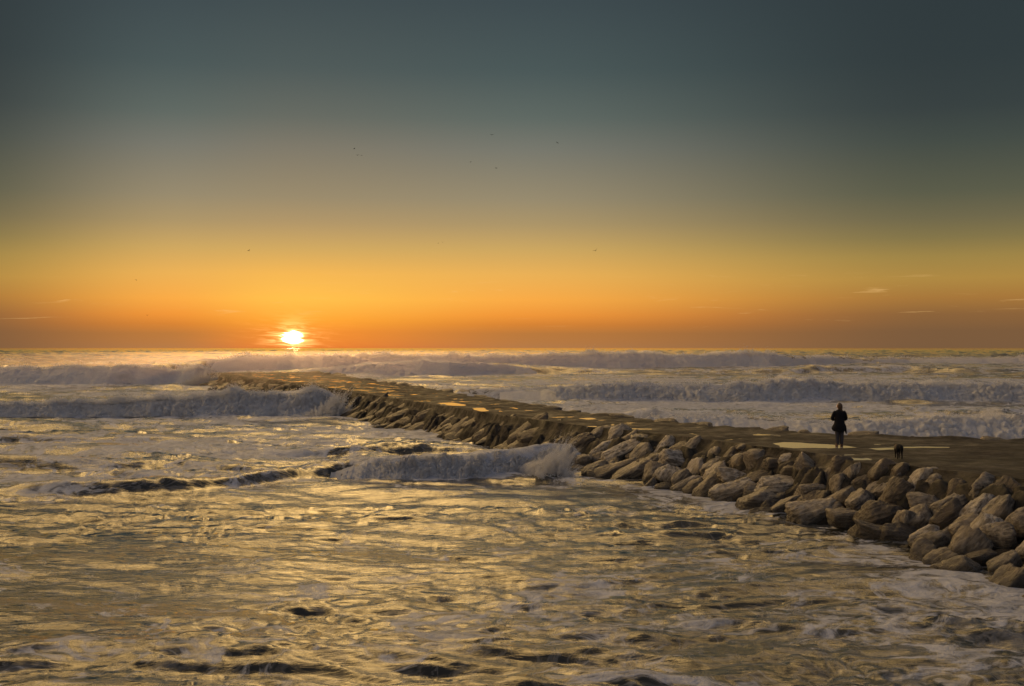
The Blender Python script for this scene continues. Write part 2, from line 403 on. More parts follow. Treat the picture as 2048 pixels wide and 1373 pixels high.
def core_height(a, b):
    n, f, w = bN(a), bF(a), bW(a)
    x, y = xy(a, b)
    n = n + 0.25 * vnoise(x * 0.5, y * 0.5, 3.1) + 0.10 * vnoise(x * 1.9, y * 1.9, 8.0)
    f = f + 0.5 * vnoise(x * 0.35, y * 0.35, 6.1) + 0.2 * vnoise(x * 1.5, y * 1.5, 2.0)
    rel = 0.050 * fbm(x * 1.0, y * 0.62, 1.0, 5, 0.6) + 0.012 * vnoise(x * 3, y * 3, 2)
    lift = np.interp(a, [-5, 6, 12, 40, 60, 100, 190], [0.034, 0.032, 0.026, 0.022, 0.016, 0.012, 0.010])
    ztop = TOPZ + lift + rel + 0.05 * sstep(0.9, 0.0, n - b) * 0
    bs_ = basin(x, y) + 0.22 * fbm(x * 1.3, y * 0.6, 5.0, 4)
    wgt = sstep(0.9, 0.1, bs_)
    ztop = ztop * (1 - wgt) + wgt * (TOPZ - 0.05 + 0.068 * sstep(-0.12, 0.12, bs_))
    # low rough kerb of stones on the seaward edge, sloping shoulder near the edges
    ztop = ztop + 0.10 * sstep(1.6, 0.2, b - f) * (0.6 + vnoise(x * 0.8, y * 0.8, 4.4))
    t = np.clip((b - n) / np.maximum(w - n, 0.5), 0, None)
    near = TOPZ - 0.06 - (TOPZ - 0.06) * (0.10 * sstep(0, 0.10, t) + 0.90 * np.clip(t, 0, 1)) - np.clip(t - 1, 0, None) * 2.0
    near = near - 0.10 * sstep(0.05, 0.25, t) + 0.16 * fbm(x * 1.1, y * 1.1, 0.4, 4) * sstep(0, 0.2, t)
    u = np.clip(f - b, 0, None)
    fars = TOPZ - u * 0.75 + 0.3 * fbm(x * 0.9, y * 0.9, 7.4, 4) * sstep(0, 0.6, u)
    z = np.where(b > n, near, np.where(b < f, fars, ztop))
    # rounded nose at the seaward end
    e = np.clip(a - (TIP - 4), 0, None)
    z = z - 0.02 * e**2 - 0.12 * e
    return np.maximum(z, -2.5)

# a stations denser near the camera
st = [-34.0]
while st[-1] < TIP + 18:
    d = max(28.0, 43.5 + st[-1] * 0.93)
    st.append(st[-1] + 0.0021 * d)
A = np.array(st)
tb = np.concatenate([np.linspace(-0.62, -0.02, 60, endpoint=False), np.linspace(-0.02, 1.0, 130, endpoint=False), np.linspace(1.0, 1.06, 20, endpoint=False), np.linspace(1.06, 2.3, 70)])
AA = np.repeat(A[:, None], len(tb), 1)
NB, FB = bN(AA), bF(AA)
WB = bW(AA)
T = np.repeat(tb[None, :], len(A), 0)
BB = np.where(T <= 1, FB + (NB - FB) * T, NB + (WB - NB) * (T - 1) * 1.0)
BB = np.where(T < 0, FB + T * 9.0, BB)
ZZ = core_height(AA, BB)
CX, CY = xy(AA, BB)
core_V = np.stack([CX, CY, ZZ], -1).reshape(-1, 3)
def cells(u, v, seed):
    iu = np.floor(u); iv = np.floor(v); best = np.full(u.shape, 9.0); sec = best.copy(); idv = np.zeros(u.shape)
    for du in (-1, 0, 1):
        for dv in (-1, 0, 1):
            cu = (iu + du).astype(int); cv = (iv + dv).astype(int)
            h1 = _val[_perm[_perm[cu & 255] + (cv & 255)]]; h2 = _val[_perm[_perm[(cu + 37 + seed) & 255] + ((cv + 91) & 255)]]
            d = np.hypot(u - cu - 0.5 - 0.45 * h1, v - cv - 0.5 - 0.45 * h2)
            n_ = d < best
            sec = np.where(n_, best, np.minimum(sec, d)); idv = np.where(n_, h2, idv); best = np.where(n_, d, best)
    return best, sec, idv
_sl = BB - bN(AA)
_sk = AA * 0.9 + BB * 0.45
_w1, _w2 = fbm(CX * 0.8, CY * 0.8, 3.3, 3) * 0.5, fbm(CX * 0.8, CY * 0.8, 8.3, 3) * 0.5
_nearc = cells(AA / 0.85 + _w1, BB / 0.8 + _w2, 3); _farc = cells((AA + 0.35 * BB) / (0.75 + AA * 0.003) + _w1, BB / (1.5 + AA * 0.002) + _w2, 9)
def _dome(c): return sstep(0.0, 0.35, c[1] - c[0]) * (0.75 + 0.5 * c[2])
_relief = np.where(AA < 19, 0.42 * _dome(_nearc), 0.50 * _dome(_farc)) - 0.1
_relief = _relief * sstep(0.15, 0.9, _sl) + 0.05 * fbm(CX * 3, CY * 3, ZZ * 3, 3, 0.6, True) * sstep(0.0, 0.4, _sl)
_relief = _relief + 0.28 * _dome(cells(CX / 0.9, CY / 0.9, 20)) * sstep(0.3, 1.2, bF(AA) - BB)
ZZ2 = ZZ + _relief
_rec = -_relief + sstep(0.7, 1.6, BB - bN(AA)) * np.where(AA < 20, 0.42, 0.12) - 0.10 * sstep(-0.1, 0.5, BB - bN(AA)) * sstep(1.6, 0.7, BB - bN(AA)) * (1 + 1.5 * fbm(CX * 1.2, CY * 1.2, 2.2, 4))
core_V2 = np.stack([CX, CY, ZZ - _rec], -1).reshape(-1, 3)
core_Q = grid_quads(len(A), len(tb))[:, ::-1]
bvh = BVHTree.FromPolygons([tuple(v) for v in core_V[:, :]], [tuple(int(i) for i in q) for q in core_Q])
camv = Vector((0, 0, CAMZ))
def ray_px(px, py):
    return Vector(((px - 1024) / F, 1.0, -(py - HZ) / F)).normalized()
def hit_px(px, py):
    r = bvh.ray_cast(camv, ray_px(px, py))
    return r[0]
def top_z(x, y):
    a, b = ab(x, y); return float(core_height(np.array([float(a)]), np.array([float(b)]))[0])

# ------------------------------------------------------------------ sea
def ocean_tile(N, L, wl_lo, wl_hi, peak, spread, wdir, seed):
    r = np.random.default_rng(seed)
    k = np.fft.fftfreq(N, L / N) * 2 * np.pi
    kx, ky = np.meshgrid(k, k, indexing='ij')
    K = np.hypot(kx, ky); K[0, 0] = 1
    kp = 2 * np.pi / peak
    S = K**-3.6 * np.exp(-(kp / K)**2)
    S *= (K < 2 * np.pi / wl_lo) * (K > 2 * np.pi / wl_hi)
    c = (kx * wdir[0] + ky * wdir[1]) / K
    S *= (1 - spread) * np.abs(c)**8 + spread * np.abs(c)
    S[0, 0] = 0
    h = np.sqrt(S) * (r.normal(size=(N, N)) + 1j * r.normal(size=(N, N)))
    H = np.real(np.fft.ifft2(h))
    # choppy displacement
    Dx = np.real(np.fft.ifft2(-1j * kx / K * h)); Dy = np.real(np.fft.ifft2(-1j * ky / K * h))
    s = H.std()
    return H / s, Dx / s, Dy / s
def sample(T, L, x, y):
    N = T.shape[0]
    u = (x / L * N) % N; v = (y / L * N) % N
    i = np.floor(u).astype(int) % N; j = np.floor(v).astype(int) % N
    fu = u - np.floor(u); fv = v - np.floor(v); i1 = (i + 1) % N; j1 = (j + 1) % N
    return (T[i, j] * (1 - fu) + T[i1, j] * fu) * (1 - fv) + (T[i, j1] * (1 - fu) + T[i1, j1] * fu) * fv
TA = ocean_tile(512, 113.0, 3.2, 60, 13, 0.05, (0.12, 0.99), 1)
TC = ocean_tile(512, 9.0, 0.10, 1.6, 0.62, 0.10, (0.25, 0.97), 5)
TB = ocean_tile(512, 29.0, 0.22, 6, 3.0, 0.12, (-0.50, 0.866), 2)

# wave ridges: name, [(px, crest row, foot row, whitewater 0..1)], slope of the front
WAVES = {
 'A': ([(-300, 736, 750, 0), (236, 734, 750, 0), (330, 727, 748, 0), (420, 720, 746, 0), (490, 712, 744, .35), (560, 716, 742, .8), (650, 716, 742, 1), (740, 714, 741, 1), (830, 712, 741, 1), (900, 713, 740, 1), (1000, 715, 739, 1), (1100, 714, 738, 1), (1260, 709, 737, 1), (1400, 711, 736, 1), (1530, 708, 735, 1), (1580, 713, 734, .6), (1700, 716, 728, .2), (1812, 717, 727, .2), (2048, 716, 728, .5), (2500, 718, 728, 0)], 2.0),
 'B': ([(560, 744, 752, 0), (660, 735, 753, .5), (720, 728, 753, .8), (820, 723, 753, 1), (900, 727, 753, .9), (960, 725, 751, .8), (1030, 730, 749, .3), (1120, 735, 748, 0), (1250, 740, 749, 0), (1450, 741, 749, 0), (1560, 738, 749, .1), (1640, 733, 747, .2), (1780, 734, 746, .3), (1900, 738, 747, 0), (2300, 740, 747, 0)], 2.2),
 'C': ([(700, 786, 792, 0), (780, 778, 792, 0), (820, 769, 790, .15), (900, 771, 795, .15), (1000, 776, 799, .1), (1080, 777, 801, .2), (1110, 772, 802, .9), (1200, 770, 803, 1), (1330, 772, 803, 1), (1440, 773, 804, 1), (1470, 768, 804, 1), (1600, 767, 803, 1), (1700, 770, 802, 1), (1812, 769, 802, 1), (2048, 770, 803, 1), (2500, 770, 803, 1)], 1.5),
 'D': ([(1150, 846, 866, 0), (1250, 830, 868, .8), (1295, 824, 870, 1), (1350, 832, 874, .9), (1480, 830, 878, .6), (1600, 838, 884, .7), (1700, 845, 888, .9), (1812, 842, 890, .9), (2048, 838, 894, 1), (2500, 838, 895, 1)], 1.6),
 'E': ([(-300, 806, 834, 1), (236, 806, 833, 1), (370, 799, 832, 1), (448, 790, 832, 1), (520, 786, 831, 1), (600, 784, 831, 1), (640, 783, 830, 1), (662, 796, 829, .8), (700, 815, 828, 0)], 1.3),
 'F': ([(-300, 738, 772, .8), (120, 736, 772, .7), (236, 738, 772, .7), (300, 741, 771, .7), (360, 742, 770, .8), (400, 738, 770, 1), (440, 744, 768, .5), (480, 755, 766, 0)], 1.6),
 'G': ([(150, 968, 1000, 0), (236, 968, 998, 0), (400, 962, 990, 0), (500, 950, 978, 0), (600, 934, 966, 0), (680, 924, 960, .02), (715, 919, 960, .3), (750, 917, 960, .9), (800, 917, 962, 1), (900, 917, 960, 1), (1000, 912, 957, 1), (1060, 904, 952, 1), (1110, 895, 948, 1), (1140, 893, 946, 1), (1170, 920, 945, 0)], 1.5),
 'H': ([(-200, 908, 948, 0), (236, 912, 946, 0), (300, 910, 945, 0), (400, 920, 946, 0), (500, 934, 948, 0), (560, 942, 950, 0)], 1.6),
 'I': ([(-200, 868, 890, 0), (236, 871, 889, 0), (400, 876, 890, 0), (500, 884, 893, 0), (560, 890, 895, 0)], 1.6),
 'J': ([(640, 905, 912, 0), (740, 890, 910, 0), (860, 886, 909, 0), (960, 892, 909, 0), (1040, 903, 910, 0)], 1.7),
}
RIDGE = {}
for k, (pts, sl) in WAVES.items():
    R = []
    for px, yc, yf, fo in pts:
        Df = CAMZ * F / (yf - HZ)
        h = 0.5
        for _ in range(20):
            Dc = Df + h * sl * (1 + 1.3 * (1 - fo))
            h = max(0.02, CAMZ - (yc - HZ) * Dc / F)
        R.append(((px - 1024) / F * Dc, Dc, h, fo))
    R = np.array(R); R = R[np.argsort(R[:, 0])]
    RIDGE[k] = (R, sl)
def sm_interp(x, xp, fp):
    return np.interp(x, xp, fp)
def ridge_eval(k, x):
    R, sl = RIDGE[k]
    wob = fbm(x * 0.12, 0.0, hash(k) % 7 + 0.5 if False else ord(k), 3)
    yc = np.interp(x, R[:, 0], R[:, 1]); h = np.interp(x, R[:, 0], R[:, 2]); fo = np.interp(x, R[:, 0], R[:, 3])
    inside = sstep(R[0, 0] - 6, R[0, 0], x) * sstep(R[-1, 0] + 2, R[-1, 0], x)
    yc = yc + wob * np.minimum(yc * 0.008, 1.2)
    h = h * inside
    return yc, h, fo * inside, sl
def swell(x, y):
    z = np.zeros_like(x); foam = np.zeros_like(x); rough = np.ones_like(x)
    for k in RIDGE:
        yc, h, fo, sl = ridge_eval(k, x)
        u = y - yc; wf = np.maximum(h * sl * (1 + 1.3 * (1 - np.clip(fo, 0, 1))), 0.3)
        front = sstep(-1, 0, u / wf)
        back = 1 / (1 + (np.maximum(u, 0) / (wf * 2.2))**2)
        prof = np.where(u < 0, front, back)
        z = np.maximum(z, h * prof)
        if fo.max() > 0.05:
            big = np.where(u < 0, sstep(-1.9, -1.0, u / wf), np.exp(-np.maximum(u, 0) / (wf * 3)))
            foam = np.maximum(foam, fo * big)
    return z, foam

NR, NC = 1180, 1240
lg = np.linspace(math.log(15.0), math.log(9500.0), NR)
Dr = np.exp(lg)
tan_ = np.linspace(-0.56, 0.56, NC)
Y = np.repeat(Dr[:, None], NC, 1)
X = Y * tan_[None, :]
def sea_surface(X, Y):
    z, fo = swell(X, Y)
    D = np.hypot(X, Y)
    # sheltered and shallower water at the near side is flatter
    ampA = np.interp(D, [15, 40, 90, 200, 600, 3000, 9000], [0.042, 0.060, 0.16, 0.19, 0.26, 0.30, 0.25])
    ampB = np.interp(D, [15, 60, 130, 260], [0.020, 0.027, 0.026, 0.0])
    xa, ya = X + 11, Y + 3
    hA, dxA, dyA = (sample(t, 113.0, xa, ya) for t in TA)
    mod = 0.75 + 0.5 * fbm(X * 0.02, Y * 0.02, 3.0, 3)
    cr, sr = math.cos(0.7), math.sin(0.7)
    wx = 2.6 * fbm(X * 0.11, Y * 0.11, 21.0, 3); wy = 2.0 * fbm(X * 0.11, Y * 0.11, 31.0, 3)
    xb, yb = (X + wx) * cr - (Y + wy) * sr, (X + wx) * sr + (Y + wy) * cr
    modB = 0.35 + 1.3 * sstep(-0.35, 0.45, fbm(X * 0.07 + wx * .1, Y * 0.12, 41.0, 3))
    hB, dxB, dyB = (sample(t, 29.0, xb, yb) for t in TB)
    hA2 = sample(TA[0], 113.0, (X * 0.94 + Y * 0.34) * 0.53, (Y * 0.94 - X * 0.34) * 0.53)
    ampC = np.interp(D, [15, 35, 60, 90], [0.0040, 0.0045, 0.004, 0.0]) * (0.4 + 1.2 * np.clip(fbm(X * 0.15, Y * 0.3, 9.0, 3) + 0.5, 0, 1))
    z = z + ampC * sample(TC[0], 9.0, X * 0.98 + Y * 0.2, Y * 0.98 - X * 0.2)
    z = z + ampA * mod * (hA + 0.5 * hA2) + ampB * 1.35 * hB * modB
    ch = 0.6
    return X + ch * (ampA * mod * dxA + ampB * (dxB * cr + dyB * sr)), Y + ch * (ampA * mod * dyA + ampB * (-dxB * sr + dyB * cr)), z, fo, hA
SX, SY, SZ, SF, hA = sea_surface(X, Y)
D = np.hypot(X, Y)
a_, b_ = ab(X, Y)
# foam density (0..1) of the surface, patchy
base = np.interp(D, [15, 30, 45, 60, 90, 130, 220, 400, 900, 2000], [0.26, 0.28, 0.32, 0.42, 0.46, 0.46, 0.44, 0.34, 0.12, 0.0])
nearbw = np.exp(-np.clip(b_ - bW(a_), 0, None) / 4.5) * (b_ > bF(a_))
open_side = (b_ < bF(a_))
base = base + 0.10 * nearbw * (D < 260) + 0.50 * np.exp(-np.abs(b_ - bW(a_) - 0.3) / 0.7) * (D < 200)
band = sstep(0.02, 0.08, (X / np.maximum(Y, 1))) * sstep(30, 44, Y) * sstep(70, 45, Y)
base = base + 0.06 * band * (~open_side)
base = base + np.where(open_side & (D < 135), 0.12, 0)
patch = fbm(X * 0.045, Y * 0.07, 11.0, 4)
dens = base * (1 + 1.1 * patch) + SF * 0.55
dens = np.clip(dens, 0, 1)
# keep the sheet under the breakwater's core
sea = mesh_np('sea_water', np.stack([SX, SY, SZ], -1).reshape(-1, 3), grid_quads(NR, NC), M_SEA, True, {'foam': dens.ravel()})
tag(sea, kind='structure')
sea_bvh = None

# ------------------------------------------------------------------ whitewater of each breaking wave
def whitewater(k, name, label, x0, x1, res, gs, thick=1.0):
    nx = max(60, int((x1 - x0) / res))
    xs = np.linspace(x0, x1, nx); nt = 64
    t = np.linspace(0, 1, nt)                        # 0 = behind the crest, 1 = foot in front
    yc, h, fo, sl = ridge_eval(k, xs)
    lump = np.clip(fbm(xs * 0.12 / max(gs, .3), 7.3, ord(k), 3) * 2.2, -1, 1)
    hh = h * (1 + 0.22 * fo * fbm(xs * 0.9 / max(gs, .3), 3.3, ord(k), 5, 0.6) + 0.16 * fo * lump)
    wf = np.maximum(h * sl * (1 + 1.3 * (1 - np.clip(fo, 0, 1))), 0.3)
    XX = np.repeat(xs[:, None], nt, 1); TT = np.repeat(t[None, :], nx, 0)
    HH, WF, YC, FO = (np.repeat(v[:, None], nt, 1) for v in (hh, wf, yc, fo))
    # profile: 0..0.3 behind crest, 0.3..1 down a bulging front
    u = np.where(TT < 0.3, (0.3 - TT) / 0.3 * 0.9 * WF, -((TT - 0.3) / 0.7)**0.85 * 1.12 * WF)
    zf = np.where(TT < 0.3, 1 / (1 + (u / (WF * 2.2))**2) - 0.12 * ((0.3 - TT) / 0.3), 1 - sstep(0.35, 1.0, TT)**1.15 * 1.06)
    tong = 1 + 0.30 * np.repeat(fbm(xs * 0.45 / gs, 1.1, ord(k) + 3, 4)[:, None], nt, 1) * sstep(0.5, 1.0, TT)
    YY = YC + u * tong; ZZ = HH * zf * 0.93
    edge = np.sin(np.pi * np.clip(TT, 0.02, 1))**0.35
    s = 1.0 / gs
    ARC = TT * (WF * 1.6 + HH)
    big_ = fbm(XX * s * 0.22, ARC * s * 0.4, ord(k) + 9.0, 3)
    n1 = fbm(XX * s * 0.8, ARC * s * 1.2, ord(k) + 0.3 * ARC, 5, 0.5, billow=True) * (0.75 + 0.9 * big_) + 0.5 * big_
    n2 = fbm(XX * s * 4.3, ARC * s * 6, ord(k) + 4.0, 3, 0.6, billow=True)
    ampf = np.clip(FO, 0, 1)
    amp = 0.22 * thick * np.minimum(HH, 1.6) * edge * ampf
    ZZ = ZZ + amp * (0.05 + 1.1 * n1 + 0.20 * n2) - (1 - sstep(0.02, 0.5, FO)) * 0.30 * np.minimum(HH, 1.0)
    YY = YY - amp * (0.6 + 1.2 * n1 + 0.4 * n2)
    XX = XX + amp * 0.5 * fbm(YY * s, XX * s, ZZ * s, 3)
    V = np.stack([XX, YY, ZZ], -1).reshape(-1, 3)
    o = mesh_np(name, V, grid_quads(nx, nt)[:, ::-1], M_FOAM)
    tag(o, label, 'wave', 'waves breaking round the breakwater')
    return o, (xs, yc, hh, fo, V, np.repeat(np.clip(fo, 0, 1)[:, None], nt, 1).ravel() * edge.ravel())

WW = {}
def vol_mat(name, dens, aniso):
    m = bpy.data.materials.new(name); m.use_nodes = True; t = NT(m.node_tree); m.node_tree.nodes.clear()
    pv = t.n('ShaderNodeVolumePrincipled'); pv.inputs['Color'].default_value = (0.97, 0.97, 0.97, 1)
    pv.inputs['Density'].default_value = dens; pv.inputs['Anisotropy'].default_value = aniso
    mo = t.n('ShaderNodeOutputMaterial'); t.put(mo.inputs['Volume'], pv.outputs[0]); return m
def mist_shell(k, parent, d):
    xs, yc, hh, fo = d[:4]
    n = max(40, len(xs) // 6); x = np.linspace(xs[0], xs[-1], n)
    h = np.interp(x, xs, hh); y = np.interp(x, xs, yc); f = np.clip(np.interp(x, xs, fo), 0, 1)
    g = float(np.median(h[f > .5])); pl = fbm(x / g * 1.3, 5.0, ord(k) * 2.1, 5, 0.6)
    ns = 16; an = np.linspace(0, 2 * np.pi, ns, endpoint=False)
    X_ = np.repeat(x[:, None], ns, 1); A_ = np.repeat(an[None], n, 0)
    taper = (sstep(0, 0.02, np.linspace(0, 1, n)) * sstep(1, 0.98, np.linspace(0, 1, n)) * f)[:, None]
    rz = h[:, None] * (0.26 + 0.30 * np.clip(pl[:, None] + .1, 0, 1)) * taper + 0.004
    ry = h[:, None] * 0.55 * taper + 0.004
    nz = 1 + 0.5 * fbm(X_ / g * 2.2, np.cos(A_) * 1.5, np.sin(A_) * 1.5, 4)
    Y_ = y[:, None] - 0.25 * h[:, None] + ry * nz * np.cos(A_); Z_ = h[:, None] * 0.80 + rz * nz * np.sin(A_)
    V = np.stack([X_, Y_, Z_], -1).reshape(-1, 3)
    i = np.arange(n * ns).reshape(n, ns); j = np.roll(i, -1, 1)
    Q = np.stack([i[:-1], i[1:], j[1:], j[:-1]], -1).reshape(-1, 4)
    cap = np.array([[0, 1, 2, 3]])
    o = mesh_np('spray_mist', V, Q, vol_mat('spray_mist', 0.8 / g, 0.45), True, None, parent)
    bm = bmesh.new(); bm.from_mesh(o.data); bmesh.ops.holes_fill(bm, edges=[e for e in bm.edges if e.is_boundary]); bmesh.ops.recalc_face_normals(bm, faces=bm.faces); bm.to_mesh(o.data); bm.free()
def ww_range(k, lo=None, hi=None):
    R, sl = RIDGE[k]; return R[0, 0] if lo is None else lo, R[-1, 0] if hi is None else hi
def Xat(px, k):
    R, sl = RIDGE[k]
    return float(np.interp(px, (R[:, 0] / R[:, 1] * F + 1024), R[:, 0]))
specs = [
 ('A', 440, 2200, 0.28, 1.5, 'long distant breaker just below the horizon with a ragged white crest', 1.0),
 ('B', 600, 1100, 0.22, 1.6, 'shorter white breaker between the far end of the breakwater and the horizon breaker', 1.0),
 ('C', 1000, 2300, 0.12, 0.6, 'long grey white breaker rolling in right across behind the woman, above her head height', 1.1),
 ('D', 1190, 2300, 0.07, 0.55, 'churning white wave right behind the breakwater at the height of the woman', 0.75),
 ('E', -100, 690, 0.08, 0.5, 'wide white breaker rolling in on the left and hitting the rocky side of the breakwater', 1.1),
 ('F', -100, 470, 0.16, 1.3, 'dark ragged wave breaking at the far left around the tip of the breakwater', 1.0),
 ('G', 670, 1168, 0.025, 0.20, 'small near breaker of white foam curling towards the boulders', 1.15),
]
for k, p0, p1, res, gs, lab, th in specs:
    o, d = whitewater(k, 'breaking_wave', lab, Xat(p0, k), Xat(p1, k), res, gs, th)
    WW[k] = d
    mist_shell(k, o, d)

# ------------------------------------------------------------------ spray: many small drops
def drops(name, pts, rad, mat, label, cat, kind='stuff', stretch=None):
    n = len(pts)
    base = np.array([(1, 1, 1), (1, -1, -1), (-1, 1, -1), (-1, -1, 1)], float) * 0.8
    tri = np.array([(0, 1, 2), (0, 3, 1), (0, 2, 3), (1, 3, 2)])
    r = np.random.default_rng(n)
    jit = r.uniform(0.5, 1.5, (n, 4, 1)); sgn = r.choice([-1.0, 1.0], (n, 1, 3))
    V = pts[:, None, :] + base[None] * sgn * jit * rad[:, None, None]
    T = (np.arange(n)[:, None, None] * 4 + tri[None]).reshape(-1, 3)
    o = mesh_np(name, V.reshape(-1, 3), T, mat, False)
    tag(o, label, cat, None, kind)
    return o
def crest_spray(k, n, up, rad, seed):
    xs, yc, hh, fo = WW[k][:4]
    r = np.random.default_rng(seed)
    plume = np.clip(fbm(xs * 0.55 / max(up, .3), 1.7, ord(k) * 1.3, 4) + 0.15, 0.02, 1)**1.4
    p = np.clip(fo, 0, 1) * (plume + 0.12); p = p / p.sum()
    i = r.choice(len(xs), n, p=p)
    x = xs[i] + r.normal(0, 0.15, n) * up
    hz = r.exponential(0.28, n) * up * (0.25 + 1.3 * plume[i])
    z = hh[i] * r.uniform(0.86, 1.04, n) + hz
    y = yc[i] + r.normal(0, 0.30, n) * hh[i] + hz * 0.3
    rr = rad * r.uniform(0.5, 1.3, n) * np.exp(-hz / up * 0.5)
    return np.stack([x, y, z], -1), rr
for k, n, up, rad, lab in [('A', 34000, 1.7, .10, 'fine spray blown off the crest of the distant breaker below the horizon'),
                      ('C', 50000, 0.8, .040, 'fine spray along the crest of the long breaker behind the woman'),
                      ('D', 12000, 0.45, .022, 'spray over the churning wave right behind the breakwater'),
                      ('E', 50000, 0.9, .036, 'spray over the wide breaker hitting the rocks on the left'),
                      ('F', 9000, 0.8, .07, 'spray around the far tip of the breakwater'),
                      ('G', 22000, 0.20, .009, 'fine droplets over the small near breaker')]:
    pts, rr = crest_spray(k, n, up, rad, ord(k))
    Vw, wgt_ = WW[k][4:]
    r_ = np.random.default_rng(ord(k) + 50); m_ = int(n * 0.15)
    idx = r_.choice(len(Vw), m_, p=wgt_**1.5 / (wgt_**1.5).sum())
    hl = float(np.median(WW[k][2][WW[k][3] > 0.5]))
    off = r_.normal(0, 1, (m_, 3)) * np.array([0.05, 0.05, 0.04]) * hl + np.abs(r_.normal(0, 1, (m_, 1))) * np.array([[0, -0.035, 0.05]]) * hl
    pts = np.concatenate([pts, Vw[idx] + off]); rr = np.concatenate([rr, rad * r_.uniform(0.35, 0.9, m_)])
    drops('sea_spray', pts, rr, M_SPRAY, lab, 'spray')

# ------------------------------------------------------------------ breakwater core
core = mesh_np('breakwater', core_V2, core_Q, M_CAP)
tag(core, 'long low rock breakwater with a flat wet top running out to sea', 'breakwater')

# ------------------------------------------------------------------ boulders
def ico(sub):
    bm = bmesh.new(); bmesh.ops.create_icosphere(bm, subdivisions=sub, radius=1.0)
    V = np.array([v.co[:] for v in bm.verts]); T = np.array([[v.index for v in f.verts] for f in bm.faces]); bm.free()
    return V, T
ICO = {s: ico(s) for s in (3, 4, 5)}
def rock_shape(seed, sub, sharp=15.0, rough=1.0, strata=1.0):
    r = np.random.default_rng(seed)
    V, T = ICO[sub]
    n = 12
    N = r.normal(size=(n, 3)); N /= np.linalg.norm(N, axis=1)[:, None]
    hs = r.uniform(0.62, 1.0, n)
    ax = np.array([(1, 0, 0), (-1, 0, 0), (0, 1, 0), (0, -1, 0), (0, 0, 1), (0, 0, -1)], float) + r.normal(0, 0.22, (6, 3))
    ax /= np.linalg.norm(ax, axis=1)[:, None]
    N = np.concatenate([N, ax]); hs = np.concatenate([hs, r.uniform(0.72, 0.92, 6)])
    d = V @ N.T / hs                          # 1/r per plane
    inv = (np.maximum(d, 1e-3)**sharp).sum(1)**(1 / sharp)
    P_ = V / inv[:, None]
    o = r.uniform(0, 90, 3)
    q = P_ + o
    rad = 1 + rough * (0.11 * fbm(q[:, 0] * 1.8, q[:, 1] * 1.6, q[:, 2] * 1.6, 4)
                       + 0.05 * fbm(q[:, 0] * 5, q[:, 1] * 5, q[:, 2] * 5, 3, 0.6, True)
                       + strata * 0.10 * fbm(q[:, 0] * 1.3, q[:, 1] * 4.5, q[:, 2] * 8.0, 4, 0.6, True))
    return P_ * rad[:, None], T
def add_rock(px, py, L, S, ang, tone, sub=4, seed=0, pos=None, depth=None, label=None, group=None, strata=1.0, emb=0.22, name='boulder', tiltax=0.0):
    """L, S: visible length and height in photo pixels at that distance"""
    if pos is None:
        h = hit_px(px, py)
        if h is None: return None
        pos = h
    dist = pos[1]
    Lm, Sm = L * dist / F, S * dist / F
    dm = depth if depth else (Lm + Sm) * 0.42
    V, T = rock_shape(seed + 100, sub, strata=strata)
    V = V * np.array([Lm * 0.56, dm * 0.56, Sm * 0.56])[None]
    o = mesh_np(name, V, T, M_ROCK[tone])
    a = math.radians(ang)
    ex = Vector((math.cos(a), 0.10, math.sin(a))).normalized()
    ez0 = Vector((-math.sin(a), -0.30, math.cos(a)))
    ez = (ez0 - ez0.dot(ex) * ex).normalized(); ey = ez.cross(ex)
    M = Matrix((ex, ey, ez)).transposed()
    rd = ray_px(px, py) if px is not None else Vector((0, 1, 0))
    o.matrix_world = Matrix.Translation(Vector(pos) + rd * dm * emb) @ M.to_4x4()
    if label: tag(o, label, 'boulder', group)
    return o

